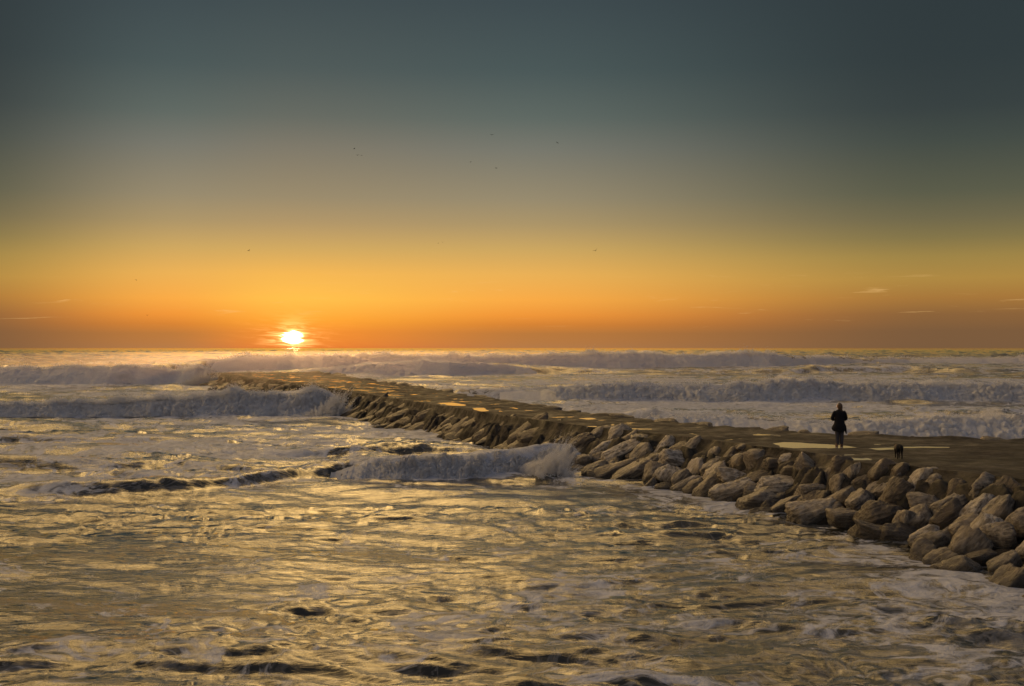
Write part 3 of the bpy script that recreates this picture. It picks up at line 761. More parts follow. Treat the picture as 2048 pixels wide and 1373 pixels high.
# (x, y, length, height, angle, tone 0 pale 1 brown 2 dark, label)
NEAR_ROCKS = [
 (1198, 870, 60, 20, 28, 1, 'long narrow brown slab leaning right near the top, just right of the splash'),
 (1237, 870, 50, 28, 30, 0, 'pale rounded boulder tucked under the top edge, above the large streaked one'),
 (1262, 879, 46, 20, 35, 1, 'brown slanting slab right of the pale boulder tucked under the top edge'),
 (1288, 883, 44, 24, -8, 1, 'flat pale brown boulder under the top edge pointing right'),
 (1218, 896, 48, 26, 30, 0, 'pale pitted boulder resting behind the large streaked boulder right of the splash'),
 (1240, 908, 76, 34, 25, 0, 'large pale streaked boulder lying slanted in the middle of the slope right of the splash'),
 (1288, 912, 54, 32, 45, 1, 'brown boulder with parallel grooves leaning right of the large streaked boulder'),
 (1333, 897, 46, 28, 48, 0, 'upright oval pale boulder with a grooved left side high on the slope'),
 (1165, 926, 54, 27, 20, 1, 'smooth brown oval boulder just right of the splash'),
 (1188, 942, 60, 24, 22, 1, 'pointed brown boulder with bright ridges touching the water right of the splash'),
 (1230, 942, 82, 27, 22, 1, 'long flat brown slab dipping into the water below the large streaked boulder'),
 (1260, 949, 88, 25, 30, 1, 'longest slanting slab with its lower left end in the water'),
 (1143, 948, 58, 22, 2, 2, 'low dark slab at the waterline directly below the splash'),
 (1308, 925, 46, 22, 35, 1, 'small brown boulder wedged above the low group of wet stones'),
 (1308, 951, 50, 30, 52, 1, 'tall brown boulder with a bright edge standing above two small wet stones'),
 (1302, 972, 28, 18, 40, 1, 'small wet stone with one bright edge at the waterline'),
 (1284, 982, 20, 15, 0, 2, 'smallest round black stone sitting in the water'),
 (1328, 977, 38, 16, 8, 2, 'low dark wet stone lying at the waterline beside the small bright edged one'),
 (1118, 935, 40, 24, 20, 2, 'black wet boulder half hidden at the foot of the splash'),
 (1161, 899, 70, 36, 38, 2, 'broad dark mossy boulder right behind the splash'),
 (1359, 922, 68, 36, -12, 0, 'big pale boulder with a hollow in its face and a white top edge'),
 (1354, 906, 50, 22, 30, 2, 'dark brown stone behind the big pale boulder with the hollow'),
 (1388, 899, 50, 30, 45, 1, 'brown boulder with a rough bright left end beside a dark gap under the top'),
 (1337, 953, 44, 38, 60, 0, 'round pale boulder with vertical grooves below the hollowed one'),
 (1362, 962, 42, 28, 50, 1, 'brown broken boulder beside the round grooved one'),
 (1393, 941, 52, 24, 58, 0, 'narrow pale boulder standing steeply between two larger ones'),
 (1425, 937, 50, 30, 35, 1, 'mid brown boulder leaning right above the ridged pale one'),
 (1431, 912, 30, 24, 30, 1, 'small square stone alone in the dark gap under the top edge'),
 (1376, 968, 62, 18, 33, 0, 'thin pale slab slanting down into the water'),
 (1388, 975, 40, 22, 35, 1, 'small brown boulder at the waterline in front of the thin pale slab'),
 (1439, 949, 58, 30, 40, 0, 'pale boulder with a sharp bright ridge along its top left'),
 (1473, 953, 64, 24, -10, 0, 'flat topped pale boulder lying level behind the striped slab'),
 (1424, 978, 70, 38, 38, 1, 'large brown boulder at the waterline left of the striped slab'),
 (1470, 988, 104, 38, 18, 0, 'largest pale striped slab with deep diagonal grooves at the waterline'),
 (1486, 928, 40, 30, 60, 1, 'brown boulder with a bright left edge under the cap, left of the square block'),
 (1519, 924, 50, 40, 0, 1, 'square pale brown block under the top edge left of the big puddle'),
 (1549, 934, 42, 28, 0, 2, 'dull brown block half buried right of the square block'),
 (1528, 956, 64, 20, 15, 2, 'crinkled dark stone lying across the top of the two toned boulder'),
 (1556, 978, 82, 40, 5, 0, 'two toned boulder with a bright white patch on top, below the big puddle'),
 (1531, 1004, 90, 38, 2, 1, 'broad rough brown boulder at the waterline right of the striped slab'),
 (1528, 1029, 68, 26, 10, 2, 'dark jagged wet rock lying lowest in front of the broad rough boulder'),
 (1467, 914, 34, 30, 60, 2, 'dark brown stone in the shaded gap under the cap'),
 (1487, 896, 26, 13, 0, 1, 'small pale stone set into the cap near the big puddle'),
 (1578, 1012, 56, 28, 25, 1, 'brown boulder wedged between the broad rough boulder and the ridged slab'),
 (1446, 1010, 20, 9, 5, 2, 'tiny stone washed by foam in front of the striped slab'),
 (1574, 923, 36, 24, 8, 0, 'small pale rounded stone directly under the edge beside the big puddle'),
 (1617, 942, 66, 36, -35, 1, 'large smooth boulder leaning left below the woman'),
 (1584, 949, 44, 28, 10, 2, 'dark rough stone left of the large smooth boulder below the woman'),
 (1659, 955, 42, 32, 60, 1, 'upright egg shaped boulder below the woman to the right'),
 (1682, 970, 44, 36, 50, 1, 'angular brown boulder right below the egg shaped one'),
 (1680, 935, 46, 32, 20, 2, 'dark boulder merging into the cap under the small puddle'),
 (1711, 948, 42, 38, 70, 1, 'pear shaped pale brown boulder hanging below the small puddle'),
 (1770, 945, 48, 38, 50, 2, 'dark brown boulder in the top row below the dog'),
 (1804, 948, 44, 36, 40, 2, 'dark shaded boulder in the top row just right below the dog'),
 (1733, 972, 50, 32, 30, 2, 'dark rounded boulder in the second row below the small puddle'),
 (1770, 979, 64, 32, 35, 1, 'oval brown boulder in the second row below the dog'),
 (1627, 988, 74, 38, 0, 1, 'wide rounded brown boulder above the ridged slab'),
 (1689, 997, 58, 34, 35, 1, 'brown boulder with a bright upper left edge above the blocky stone'),
 (1721, 1009, 56, 34, 30, 1, 'peaked gritty boulder above the big pitted one'),
 (1788, 1001, 74, 46, 40, 2, 'large rough dark boulder above the big pitted one near the right side'),
 (1627, 1027, 96, 46, 15, 0, 'big ridged slab with diagonal white streaks at the waterline below the woman'),
 (1691, 1041, 60, 36, 0, 1, 'blocky square brown stone at the waterline right of the ridged slab'),
 (1760, 1040, 96, 54, 18, 2, 'biggest pitted dark boulder low on the slope below the dog'),
 (1766, 1080, 92, 38, -10, 2, 'lowest dark boulder lying in the foam at the right'),
 (1812, 1050, 46, 54, 60, 1, 'brown boulder low at the right beside the biggest pitted one'),
]
random.seed(11)
for i, (x, y, L, S, an, tone, lab) in enumerate(NEAR_ROCKS):
    add_rock(x, y, L * 1.20, S * 1.30, an, tone, 5 if L > 60 else 4, i, label=lab, strata=1.3 if tone == 0 else 0.9)

# filler boulders: continue the armour beyond the right side of the photograph and out to sea
def slope_point(a, f):
    b = bN(a) + (bW(a) - bN(a)) * f
    z = float(core_height(np.array([a]), np.array([b]))[0]); x_, y_ = xy(a, b)
    return Vector((float(x_), float(y_), z))
ORD = ['first', 'second', 'third', 'fourth', 'fifth', 'sixth', 'seventh', 'eighth', 'ninth', 'tenth', 'eleventh', 'twelfth']
ROW = ['top', 'second', 'third', 'fourth', 'lowest']
cand = []
for a in np.arange(-26, 2.6, 1.05):
    for ri, f in enumerate((0.12, 0.34, 0.56, 0.78, 1.0)):
        aa = a + random.uniform(-.3, .3) + (0.5 if ri % 2 else 0)
        p = slope_point(aa, f + random.uniform(-.06, .06))
        px = 1024 + p.x / p.y * F
        if px < 1835 or px > 2140: continue
        cand.append((ri, px, p))
for ri in range(5):
    row = sorted([c for c in cand if c[0] == ri], key=lambda c: c[1])
    for j, (_, px, p) in enumerate(row):
        s = random.uniform(0.85, 1.35)
        L = s * F / p.y; S = L * random.uniform(0.6, 0.8)
        o = add_rock(px, HZ + (CAMZ - p.z) / p.y * F, L, S, random.uniform(0, 50), random.choice([1, 1, 2, 0]), 4, 500 + ri * 40 + j, pos=p,
                     label='rounded brown boulder at the right edge, %s from the left in the %s row there' % (ORD[min(j, 11)], ROW[ri]))
# smaller stones deep between the big boulders
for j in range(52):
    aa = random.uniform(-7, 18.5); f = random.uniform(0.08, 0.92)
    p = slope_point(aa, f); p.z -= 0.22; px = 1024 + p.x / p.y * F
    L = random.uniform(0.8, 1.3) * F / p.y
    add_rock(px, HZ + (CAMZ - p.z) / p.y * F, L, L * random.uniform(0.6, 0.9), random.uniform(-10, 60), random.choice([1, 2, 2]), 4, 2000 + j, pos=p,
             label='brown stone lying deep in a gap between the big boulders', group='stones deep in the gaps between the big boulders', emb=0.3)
# seaward run: slabs lying down the slope, smaller in the picture
k = 0
a = 19.0
while a < TIP + 1:
    dist = 43.5 + a * 0.93
    step = 1.30 + dist * 0.019
    for ri, f in enumerate((0.16, 0.42, 0.68, 0.95)):
        aa = a + random.uniform(-.4, .4) * step
        p = slope_point(aa, f + random.uniform(-.08, .08))
        px = 1024 + p.x / p.y * F; py = HZ + (CAMZ - p.z) / p.y * F
        if px > 1150: continue
        Lm = random.uniform(1.4, 2.5) * (1 + dist * 0.0022); Sm = Lm * random.uniform(0.22, 0.34)
        p.z = min(p.z, TOPZ - 0.15 - 0.15 * Lm) - 0.16
        if dist < 110:
            lab = 'dark wet slab slanting down the seaward half of the slope beyond the splash'; g = 'dark slabs on the slope beyond the splash'
        else:
            lab = 'small dark stone of the hazy far slope towards the end of the breakwater'; g = 'dark stones on the far slope'
        add_rock(px, py, Lm * F / p.y, Sm * F / p.y, random.uniform(8, 40) if dist < 110 else random.uniform(0, 26), 2, 4 if dist < 110 else 3, 900 + k, pos=p,
                 depth=Lm * 0.5, label=lab, group=g, emb=0.1, strata=1.4)
        k += 1
    a += step
# low stones along the seaward edge of the top
n = 0
for a in np.concatenate([np.arange(4, 60, 4.1), np.arange(60, TIP - 4, 6.5)]):
    aa = a + random.uniform(-1, 1); b = float(bF(aa)) - 0.25
    x_, y_ = xy(aa, b); s = random.uniform(0.45, 1.0) * (1 + a * 0.002)
    p = Vector((float(x_), float(y_), TOPZ - 0.06))
    add_rock(1024 + p.x / p.y * F, HZ + 3.9 / p.y * F, s * 1.6 * F / p.y, s * 0.42 * F / p.y, random.uniform(-8, 8), 2, 3, 3000 + n, pos=p, depth=s,
             label='low dark stone on the far edge of the breakwater top', group='low stones on the far edge of the top', emb=0.0)
    n += 1
p = hit_px(1607, 868)
px_, py_, _ = unproj(1608, 869, TOPZ)
add_rock(1608, 869, 30, 13, 0, 2, 4, 71, pos=Vector((px_, py_, TOPZ + 0.02)), depth=0.7, label='single dark humped stone on the far edge left of the woman', emb=0)

# ------------------------------------------------------------------ puddles on top
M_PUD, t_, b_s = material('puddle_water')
b_s.inputs['Base Color'].default_value = (0.42, 0.40, 0.36, 1); b_s.inputs['Roughness'].default_value = 0.03; b_s.inputs['IOR'].default_value = 1.34  # pale base colour stands in for a brighter sky reflection
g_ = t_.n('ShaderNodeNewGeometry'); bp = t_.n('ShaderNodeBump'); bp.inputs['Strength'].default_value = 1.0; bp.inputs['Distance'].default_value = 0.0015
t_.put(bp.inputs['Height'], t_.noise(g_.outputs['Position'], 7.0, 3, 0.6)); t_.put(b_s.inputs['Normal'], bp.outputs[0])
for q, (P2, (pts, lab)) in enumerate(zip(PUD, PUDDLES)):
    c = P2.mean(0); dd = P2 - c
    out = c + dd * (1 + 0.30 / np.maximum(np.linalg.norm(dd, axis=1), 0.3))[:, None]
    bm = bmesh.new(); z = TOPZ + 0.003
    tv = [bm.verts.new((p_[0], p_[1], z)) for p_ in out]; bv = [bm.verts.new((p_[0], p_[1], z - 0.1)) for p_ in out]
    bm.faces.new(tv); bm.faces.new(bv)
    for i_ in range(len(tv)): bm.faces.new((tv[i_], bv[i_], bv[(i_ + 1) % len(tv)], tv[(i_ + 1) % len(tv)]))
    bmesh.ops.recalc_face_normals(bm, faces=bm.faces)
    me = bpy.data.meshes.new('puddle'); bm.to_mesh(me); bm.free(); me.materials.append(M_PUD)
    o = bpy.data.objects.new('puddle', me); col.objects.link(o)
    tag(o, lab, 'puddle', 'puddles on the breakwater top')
# thin films of water standing wherever the uneven top dips below one level
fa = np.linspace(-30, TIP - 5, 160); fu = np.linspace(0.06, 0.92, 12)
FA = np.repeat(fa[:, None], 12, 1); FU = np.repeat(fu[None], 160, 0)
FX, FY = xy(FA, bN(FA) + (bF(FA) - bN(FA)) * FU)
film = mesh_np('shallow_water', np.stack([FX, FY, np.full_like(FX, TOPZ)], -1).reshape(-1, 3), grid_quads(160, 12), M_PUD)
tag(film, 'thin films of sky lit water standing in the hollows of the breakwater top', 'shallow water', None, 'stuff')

# ------------------------------------------------------------------ splash where the near breaker meets the boulders
def splash(px, py, spread, n, top_px, rad, seed, label, lean=0.0):
    r = np.random.default_rng(seed)
    X0, Y0, _ = unproj(px, py, 0.2)
    pts = []; rads = []
    hmax = (py - top_px) * Y0 / F
    nj = 150
    for j in range(nj):                         # jets of drops
        x0 = X0 + r.normal(0, spread * 0.45); y0 = Y0 + r.normal(0, 0.35)
        env = math.exp(-((x0 - X0 - spread * 0.30) / (spread * 0.70))**2)
        hj = hmax * (0.12 + 0.88 * env) * r.uniform(0.3, 1.0)**1.3 * 1.25
        dx = (x0 - X0) * 0.45 + lean * r.uniform(0.0, 1.0) * hj; dy = r.normal(0, 0.25)
        m = int(n / nj)
        s = r.beta(1.0, 1.25, m)
        wob = 0.012 + 0.085 * (1 - s)**1.5
        arc = s - 0.25 * s**2
        x = x0 + dx * s**1.3 + r.normal(0, 1, m) * wob * spread; y = y0 + dy * s + r.normal(0, 1, m) * wob * 1.5
        z = -0.05 + hj * arc * 1.33 + r.normal(0, 0.012, m)
        pts.append(np.stack([x, y, z], -1)); rads.append(rad * r.uniform(0.35, 1.2, m) * (1.2 - s))
    return drops('sea_spray', np.concatenate(pts), np.concatenate(rads), M_SPRAY, label, 'splash')
splash(1094, 948, 1.0, 30000, 862, 0.020, 4, 'white splash thrown up against the boulders at the end of the near breaker', 0.5)
def splash_mist(px, py, w, h, dens, parent, seed, lean=0.0):
    X0, Y0, _ = unproj(px, py, 0.1)
    bm = bmesh.new(); bmesh.ops.create_icosphere(bm, subdivisions=5, radius=1)
    c = np.array([q.co[:] for q in bm.verts])
    d = 1 + 0.60 * fbm(c[:, 0] * 2.6 + seed, c[:, 1] * 2.6, c[:, 2] * 1.2, 5, 0.65) + 0.35 * np.clip(c[:, 2], 0, 1) * fbm(c[:, 0] * 7 + seed, c[:, 1] * 7, 0.3, 2, 0.6)
    for q, cc, dd in zip(bm.verts, c, d):
        z = cc[2] * dd
        q.co = Vector((cc[0] * dd * w * (1.0 - 0.45 * z) + lean * max(z, 0) * h, cc[1] * dd * w * 0.6, (z * 0.5 + 0.42) * h))
    me = bpy.data.meshes.new('spray_mist'); bm.to_mesh(me); bm.free(); me.materials.append(vol_mat('splash_mist', dens, 0.3))
    o = bpy.data.objects.new('spray_mist', me); col.objects.link(o); o.location = (X0, Y0, 0); o.parent = parent
_sp = bpy.data.objects['sea_spray.006']
for (mx_, my_, mw_, mh_, md_, sd_, ln_) in ((1066, 950, 0.60, 0.85, 2.4, 3, 0.25), (1092, 949, 0.44, 1.25, 2.2, 8, 0.40), (1112, 947, 0.32, 1.60, 2.0, 14, 0.45), (1130, 943, 0.26, 1.25, 1.6, 21, 0.55), (1100, 946, 0.20, 1.75, 1.6, 33, 0.35)):
    splash_mist(mx_, my_, mw_, mh_, md_, _sp, sd_, ln_)
splash(1296, 850, 1.1, 9000, 818, 0.03, 5, 'small burst of spray behind the breakwater left of the woman')
splash(400, 772, 3.6, 12000, 733, 0.08, 6, 'pale spray thrown up at the far tip of the breakwater')
splash(655, 830, 1.8, 16000, 773, 0.045, 7, 'burst of spray where the left breaker hits the rocks', 0.6)
splash(985, 870, 0.25, 2500, 848, 0.018, 8, 'little spout of water against the dark slabs', 0.2)

# ------------------------------------------------------------------ people and animals
def skin_mesh(name, verts, edges, radii, mat, sub=2, parent=None, root=0):
    me = bpy.data.meshes.new(name); me.from_pydata([tuple(v) for v in verts], edges, [])
    o = bpy.data.objects.new(name, me); col.objects.link(o)
    o.modifiers.new('skin', 'SKIN'); sv = me.skin_vertices[0].data
    for i, r in enumerate(radii): sv[i].radius = (r, r) if not isinstance(r, tuple) else r
    for i in range(len(sv)): sv[i].use_root = (i == root)
    o.modifiers.new('sub', 'SUBSURF').levels = sub
    dg = bpy.context.evaluated_depsgraph_get(); dg.update()
    m2 = bpy.data.meshes.new_from_object(o.evaluated_get(dg))
    o.modifiers.clear(); o.data = m2; m2.materials.clear(); m2.materials.append(mat)
    for p_ in m2.polygons: p_.use_smooth = True
    bpy.data.meshes.remove(me)
    o.parent = parent
    return o
def loft(name, rings, mat, parent=None, seg=28, fold=0.0, close_top=True, close_bot=False):
    """rings: (z, cx, cy, rx, ry)"""
    V = []; Fc = []
    for i, (z, cx, cy, rx, ry) in enumerate(rings):
        for j in range(seg):
            an = 2 * math.pi * j / seg
            f = 1 + fold * math.sin(an * 5 + i * .35) * (1 - i / len(rings)) + 0.4 * fold * math.sin(an * 9 + 2)
            V.append((cx + rx * f * math.cos(an), cy + ry * f * math.sin(an), z + (0.02 * math.sin(an * 2 + 1) if i == 0 and fold else 0)))
    for i in range(len(rings) - 1):
        for j in range(seg):
            k = (j + 1) % seg
            Fc.append((i * seg + j, i * seg + k, (i + 1) * seg + k, (i + 1) * seg + j))
    if close_top: Fc.append(tuple((len(rings) - 1) * seg + j for j in range(seg)))
    if close_bot: Fc.append(tuple(reversed(range(seg))))
    me = bpy.data.meshes.new(name); me.from_pydata(V, [], Fc); me.materials.append(mat)
    for p_ in me.polygons: p_.use_smooth = True
    o = bpy.data.objects.new(name, me); col.objects.link(o)
    ss = o.modifiers.new('sub', 'SUBSURF'); ss.levels = 1; ss.render_levels = 1
    o.parent = parent
    return o

M_SKIN = plain('skin', (0.42, 0.26, 0.19), 0.5, 0.12)
M_COAT = plain('black_coat', (0.010, 0.010, 0.012), 0.9, 0.4, 30, 0.2)
M_HAIR = plain('fair_hair', (0.085, 0.048, 0.020), 0.45, 0.5, 60)
M_JEAN = plain('grey_jeans', (0.045, 0.045, 0.056), 0.9, 0.3, 40, 0.2)
M_BOOT = plain('brown_boots', (0.085, 0.045, 0.03), 0.7, 0.3, 30)
M_DOG = plain('black_fur', (0.010, 0.009, 0.009), 0.8, 0.4, 60, 0.2)

def build_person():
    X0, Y0, _ = unproj(1679, 894, TOPZ)
    zt = max(top_z(X0, Y0), TOPZ) 
    root = bpy.data.objects.new('person', None); col.objects.link(root)
    root.location = (X0, Y0, zt); root.rotation_euler = (0, 0, math.radians(4))
    tag(root, 'woman with fair hair in a black coat and jeans, her back turned', 'person')
    # local frame: facing +y (away from the camera), x to the right
    # body skeleton
    v = [(0, 0, 0.86), (0, 0, 1.02), (0, -.01, 1.20), (0, -.015, 1.34), (0, 0, 1.43), (0, .01, 1.49), (-.01, .02, 1.58), (-.012, .015, 1.635),
         (-.095, 0, .82), (-.100, .01, .47), (-.090, -.01, .09), (-.100, .13, .035), (.085, 0, .82), (.090, .01, .47), (.085, -.01, .09), (.095, .13, .035),
         (-.17, -.005, 1.36), (-.255, .02, 1.12), (-.10, .22, 1.06), (-.055, .27, 1.09),
         (.17, -.005, 1.36), (.25, .02, 1.11), (.10, .22, 1.05), (.055, .27, 1.09)]
    e = [(0, 1), (1, 2), (2, 3), (3, 4), (4, 5), (5, 6), (6, 7), (0, 8), (8, 9), (9, 10), (10, 11), (0, 12), (12, 13), (13, 14), (14, 15),
         (3, 16), (16, 17), (17, 18), (18, 19), (3, 20), (20, 21), (21, 22), (22, 23)]
    r = [.135, .12, .125, .12, .06, .052, .088, .078, .085, .058, .042, .035, .085, .058, .042, .035, .062, .045, .032, .03, .062, .045, .032, .03]
    # fingers, curled round a small dark phone held before her
    def finger(base, d, l, idx):
        b0 = len(v)
        p1 = Vector(base) + Vector(d) * l * .5; p2 = p1 + (Vector(d) * .6 + Vector((0, .3, .75))).normalized() * l * .4
        v.extend([tuple(p1), tuple(p2)]); r.extend([.0095, .0075]); e.extend([(idx, b0), (b0, b0 + 1)])
    for sgn, idx in ((-1, 19), (1, 23)):
        hx, hy, hz = v[idx]
        for q in range(4):
            finger((hx, hy + .02, hz + (q - 1.5) * .018), (-sgn * .85, .5, .1 * (q - 1.5)), (.07, .078, .074, .06)[q], idx)
        finger((hx, hy - .01, hz + .04), (-sgn * .5, .2, .8), .055, idx)
    body = skin_mesh('body', v, e, r, M_SKIN, 2, root)
    # head: refine face with ears, nose, eyes, mouth on the far side, turned left
    head = bpy.data.objects.new('head', None)
    bm = bmesh.new(); bmesh.ops.create_icosphere(bm, subdivisions=4, radius=1)
    for q in bm.verts:
        c = q.co.copy(); x_, y_, z_ = c
        s = Vector((.074, .092, .112))
        nose = math.exp(-((x_ / .16)**2 + ((z_ + .08) / .22)**2)) * (y_ > 0) * .20
        brow = math.exp(-((z_ - .22) / .12)**2) * (y_ > .5) * .03
        eye = sum(math.exp(-(((x_ - ex) / .16)**2 + ((z_ - .06) / .12)**2)) for ex in (-.36, .36)) * (y_ > .3) * .07
        chin = 1 - .25 * max(0, -z_ - .3)
        mouth = math.exp(-((x_ / .3)**2 + ((z_ + .48) / .05)**2)) * (y_ > .3) * .03
        q.co = Vector((x_ * s.x * chin, (y_ * (1 - .10 * max(0, -z_)) + nose + brow - eye - mouth) * s.y, z_ * s.z))
    for sx in (-1, 1):
        m_ = Matrix.Translation((sx * .077, -.005, -.01)) @ Matrix.Diagonal((.012, .026, .034, 1))
        bmesh.ops.create_icosphere(bm, subdivisions=2, radius=1, matrix=m_)
    me = bpy.data.meshes.new('face'); bm.to_mesh(me); bm.free(); me.materials.append(M_SKIN)
    for p_ in me.polygons: p_.use_smooth = True
    bpy.data.objects.remove(head)
    fo = bpy.data.objects.new('face', me); col.objects.link(fo); fo.parent = root
    fo.location = (-.012, .02, 1.585); fo.rotation_euler = (math.radians(-6), 0, math.radians(42))
    # hair: shoulder length, loose, slightly blown right
    bm = bmesh.new(); bmesh.ops.create_icosphere(bm, subdivisions=5, radius=1)
    for q in bm.verts:
        x_, y_, z_ = q.co
        f = 1 + .07 * float(vnoise(x_ * 6, y_ * 6, z_ * 2.2)) + .03 * float(vnoise(x_ * 18, y_ * 18, z_ * 5))
        low = max(0, -z_)
        yy = y_ * .105 * f - .012
        if y_ > .25: yy = (.25 + (y_ - .25) * .35) * .105 * f - .012
        q.co = (x_ * .106 * f * (1 - .10 * low) + .045 * low**1.5, yy - .02 * low, z_ * (.122 if z_ > 0 else .235) * f)
    me = bpy.data.meshes.new('hair'); bm.to_mesh(me); bm.free(); me.materials.append(M_HAIR)
    for p_ in me.polygons: p_.use_smooth = True
    ho = bpy.data.objects.new('hair', me); col.objects.link(ho); ho.parent = root
    ho.location = (-.002, -.002, 1.60); ho.rotation_euler = (0, 0, math.radians(30))
    # loose strands
    bm = bmesh.new(); rr = random.Random(3)
    for s_ in range(46):
        x0 = rr.uniform(-.03, .085); y0 = rr.uniform(-.10, -.02); z0 = rr.uniform(1.42, 1.52)
        prev = None
        for j in range(5):
            tt = j / 4; w_ = .004 * (1 - tt) + .001
            c_ = Vector((x0 + tt * rr.uniform(.0, .06) , y0 - tt * .02, z0 - tt * .13))
            cur = [bm.verts.new(c_ + Vector((w_, 0, 0))), bm.verts.new(c_ + Vector((-w_, 0, 0))), bm.verts.new(c_ + Vector((0, w_, 0)))]
            if prev:
                for q in range(3): bm.faces.new((prev[q], prev[(q + 1) % 3], cur[(q + 1) % 3], cur[q]))
            prev = cur
    me = bpy.data.meshes.new('strands'); bm.to_mesh(me); bm.free(); me.materials.append(M_HAIR)
    so = bpy.data.objects.new('loose_strands', me); col.objects.link(so); so.parent = root
    # coat
    loft('coat', [(.60, -.015, -.01, .215, .15), (.68, -.035, -.01, .278, .175), (.76, -.04, -.01, .280, .175), (.86, -.012, -.01, .235, .165), (.96, 0, -.005, .205, .15),
                  (1.06, 0, 0, .185, .145), (1.16, 0, 0, .190, .15), (1.28, 0, -.005, .215, .15), (1.36, 0, -.005, .222, .135), (1.41, 0, 0, .165, .11), (1.45, 0, .003, .085, .075), (1.475, 0, .005, .062, .06)],
         M_COAT, root, fold=.045)
    skin_mesh('coat_sleeve', [(-.13, 0, 1.39), (-.195, 0, 1.33), (-.275, .01, 1.15), (-.285, .03, 1.09), (-.20, .14, 1.06), (-.115, .21, 1.06)], [(i, i + 1) for i in range(5)], [.085, .088, .076, .07, .06, .055], M_COAT, 2, root)
    skin_mesh('coat_sleeve', [(.13, 0, 1.39), (.195, 0, 1.33), (.265, .01, 1.15), (.27, .03, 1.08), (.20, .14, 1.05), (.115, .21, 1.05)], [(i, i + 1) for i in range(5)], [.085, .088, .076, .07, .06, .055], M_COAT, 2, root)
    # hanging coat tail on the right
    loft('coat_tail', [(.50, .262, -.02, .014, .02), (.56, .255, -.02, .03, .05), (.68, .235, -.02, .045, .08), (.80, .20, -.02, .06, .10), (.92, .16, -.02, .06, .10)], M_COAT, root, seg=14, fold=.08, close_bot=True)
    # jeans
    for sx in (-1, 1):
        loft('trouser_leg', [(.085, sx * .082, -.01, .066, .070), (.20, sx * .084, -.008, .072, .078), (.34, sx * .086, -.012, .080, .086), (.48, sx * .088, .005, .084, .090), (.62, sx * .090, .0, .094, .10), (.80, sx * .082, 0, .100, .11)],
             M_JEAN, root, seg=18, fold=.05, close_bot=True)
        bo = loft('boot', [(0.0, sx * .10, .05, .045, .13), (.03, sx * .10, .05, .050, .135), (.07, sx * .098, .035, .047, .11), (.11, sx * .092, .0, .048, .062), (.16, sx * .09, -.008, .050, .056)], M_BOOT, root, seg=18, close_bot=True)
    return root
build_person()

def build_dog():
    X0, Y0, _ = unproj(1797, 920, TOPZ)
    root = bpy.data.objects.new('dog', None); col.objects.link(root)
    root.location = (X0, Y0, max(top_z(X0, Y0), TOPZ - .02)); root.rotation_euler = (0, 0, math.radians(-6)); root.scale = (.92, .92, .92)
    tag(root, 'short haired black dog seen from behind on the breakwater near the right side', 'dog')
    # faces +y (away)
    v = [(0, -.24, .45), (0, -.10, .445), (0, .10, .43), (0, .26, .43), (0, .36, .46), (0, .44, .48), (0, .52, .46), (0, .60, .42),
         (-.075, -.24, .40), (-.085, -.17, .26), (-.08, -.27, .15), (-.08, -.25, .03), (-.082, -.21, .018),
         (.075, -.24, .40), (.085, -.17, .26), (.08, -.27, .15), (.08, -.25, .03), (.082, -.21, .018),
         (-.07, .26, .36), (-.075, .23, .25), (-.07, .25, .13), (-.07, .25, .03), (-.07, .29, .018),
         (.07, .26, .36), (.075, .23, .25), (.07, .25, .13), (.07, .25, .03), (.07, .29, .018),
         (0, -.32, .46), (.015, -.39, .38), (.02, -.42, .27),
         (-.05, .44, .52), (-.085, .44, .49), (.05, .44, .52), (.085, .44, .49)]
    e = [(0, 1), (1, 2), (2, 3), (3, 4), (4, 5), (5, 6), (6, 7), (0, 8), (8, 9), (9, 10), (10, 11), (11, 12), (0, 13), (13, 14), (14, 15), (15, 16), (16, 17),
         (3, 18), (18, 19), (19, 20), (20, 21), (21, 22), (3, 23), (23, 24), (24, 25), (25, 26), (26, 27), (0, 28), (28, 29), (29, 30), (5, 31), (31, 32), (5, 33), (33, 34)]
    r = [.125, .125, .13, .13, .075, .065, .042, .03, .075, .048, .026, .022, .024, .075, .048, .026, .022, .024, .06, .036, .026, .022, .026, .06, .036, .026, .022, .026, .03, .02, .012, .02, .012, .02, .012]
    b = skin_mesh('body', v, e, r, M_DOG, 2, root)
build_dog()

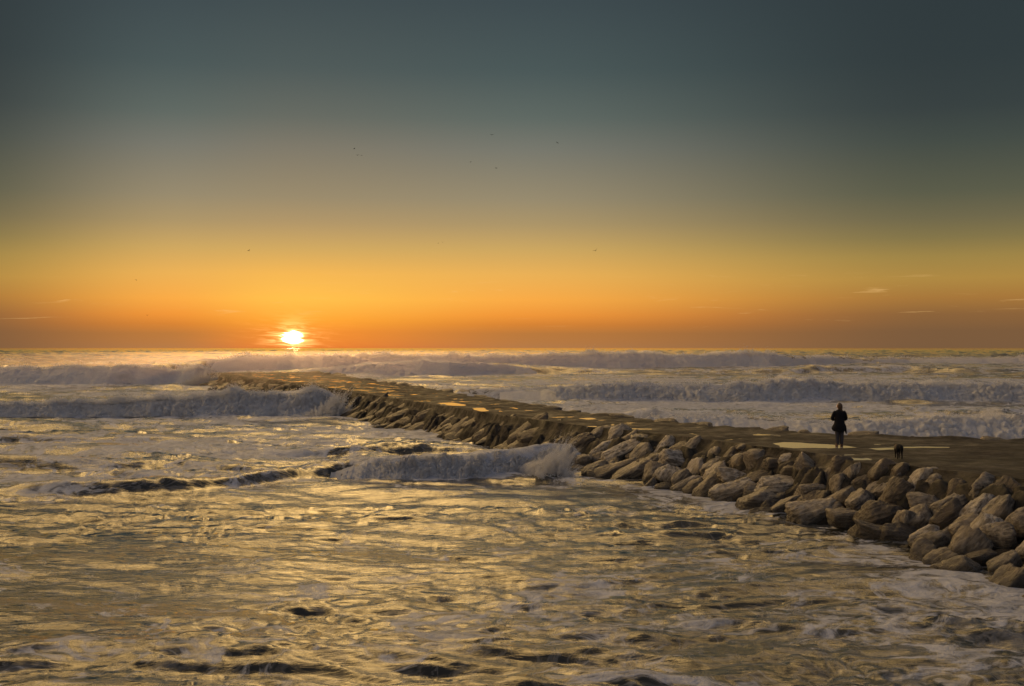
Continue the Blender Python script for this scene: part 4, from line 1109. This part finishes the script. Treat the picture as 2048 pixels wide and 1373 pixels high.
# gulls
def gull_mesh():
    bm = bmesh.new()
    prof = [(-.26, .004), (-.20, .030), (-.08, .055), (.05, .062), (.15, .045), (.21, .036), (.25, .026), (.30, .006)]
    rings = []
    for y_, r_ in prof:
        rings.append([bm.verts.new((r_ * math.cos(a_), y_, r_ * .85 * math.sin(a_) + (.01 if y_ > .15 else 0))) for a_ in np.linspace(0, 2 * math.pi, 10, endpoint=False)])
    for i in range(len(rings) - 1):
        for j in range(10): bm.faces.new((rings[i][j], rings[i][(j + 1) % 10], rings[i + 1][(j + 1) % 10], rings[i + 1][j]))
    bm.faces.new(rings[0]); bm.faces.new(rings[-1])
    bmesh.ops.recalc_face_normals(bm, faces=bm.faces)
    me = bpy.data.meshes.new('bird_body'); bm.to_mesh(me); bm.free(); return me
def wing_mesh(s, lift):
    bm = bmesh.new(); rows = []
    for t_ in np.linspace(0, 1, 7):
        x_ = s * (.04 + .56 * t_); z_ = lift * math.sin(t_ * 2.2) * .22 - .10 * t_**2 * lift; ch = .17 * (1 - t_**1.8) + .02; y_ = .06 + .07 * math.sin(t_ * 3) - .10 * t_**2
        rows.append([bm.verts.new((x_, y_ + ch * .5, z_)), bm.verts.new((x_, y_, z_ + .018 * (1.1 - t_))), bm.verts.new((x_, y_ - ch * .5, z_)), bm.verts.new((x_, y_, z_ - .008))])
    for i in range(6):
        for j in range(4): bm.faces.new((rows[i][j], rows[i][(j + 1) % 4], rows[i + 1][(j + 1) % 4], rows[i + 1][j]))
    bm.faces.new(rows[0]); bm.faces.new(rows[-1]); bmesh.ops.recalc_face_normals(bm, faces=bm.faces)
    me = bpy.data.meshes.new('bird_wing'); bm.to_mesh(me); bm.free(); return me
M_BIRD = plain('bird_feathers', (0.03, 0.03, 0.03), 0.8, 0.4)
gm = gull_mesh(); gm.materials.append(M_BIRD)
wms = {}
for lift in (1.0, -0.5, 1.8):
    for s in (-1, 1):
        w_ = wing_mesh(s, lift); w_.materials.append(M_BIRD); wms[(lift, s)] = w_
BIRDS = [(708, 298, 5, 1.0, 'bird flying just above a pair, high left of the middle'), (715, 311, 4, 1.8, 'left bird of the close pair high left of the middle'), (723, 311, 4, -.5, 'right bird of the close pair high left of the middle'),
         (984, 270, 5, 1.0, 'highest bird, near the middle of the sky'), (1115, 286, 4.5, 1.0, 'high bird right of the middle, alone'), (941, 324, 4.5, -.5, 'bird in the middle of the sky, left of a lower one'),
         (992, 337, 5, 1.0, 'bird in the middle of the sky, slightly lower right of its neighbour'), (497, 502, 5, 1.8, 'bird above and left of the setting sun'), (876, 487, 2.5, 1.0, 'tiny distant bird, left one of two just right of the sun'),
         (885, 485, 2.5, 1.0, 'tiny distant bird, right one of two just right of the sun'), (1191, 502, 6, 1.8, 'largest dark bird with raised wings over the middle of the sea'), (272, 560, 5, -.5, 'bird gliding at the far left over the horizon'),
         (295, 631, 3.5, 1.0, 'lowest bird, far left close above the horizon')]
for i, (px, py, w, lift, lab) in enumerate(BIRDS):
    d = 1.25 * F / w * 0.55
    root = bpy.data.objects.new('bird', None); col.objects.link(root)
    root.location = ((px - 1024) / F * d, d, CAMZ + (HZ - py) / F * d)
    root.rotation_euler = (math.radians(random.uniform(-25, 10)), math.radians(random.uniform(-25, 25)), math.radians(random.uniform(-70, 70)))
    tag(root, lab, 'bird', 'birds flying over the sea')
    o = bpy.data.objects.new('body', gm); col.objects.link(o); o.parent = root
    for s in (-1, 1):
        o = bpy.data.objects.new('wing', wms[(lift, s)]); col.objects.link(o); o.parent = root

# ------------------------------------------------------------------ salt mist hanging over the surf
bm = bmesh.new(); bmesh.ops.create_uvsphere(bm, u_segments=48, v_segments=24, radius=1)
for q in bm.verts: q.co = Vector((q.co.x * 230, q.co.y * 190, q.co.z * 3.8))
me = bpy.data.meshes.new('sea_mist'); bm.to_mesh(me); bm.free()
mist = bpy.data.objects.new('sea_mist', me); col.objects.link(mist); mist.location = (0, 290, 1.2)
mm = bpy.data.materials.new('mist'); mm.use_nodes = True; mt = NT(mm.node_tree); mm.node_tree.nodes.clear()
pv = mt.n('ShaderNodeVolumePrincipled'); pv.inputs['Color'].default_value = (1.0, 0.88, 0.72, 1); pv.inputs['Density'].default_value = 0.00058; pv.inputs['Anisotropy'].default_value = 0.86
mo = mt.n('ShaderNodeOutputMaterial'); mt.put(mo.inputs['Volume'], pv.outputs[0])
me.materials.append(mm)
tag(mist, 'thin salt mist over the surf around the far end of the breakwater', 'mist', None, 'stuff')
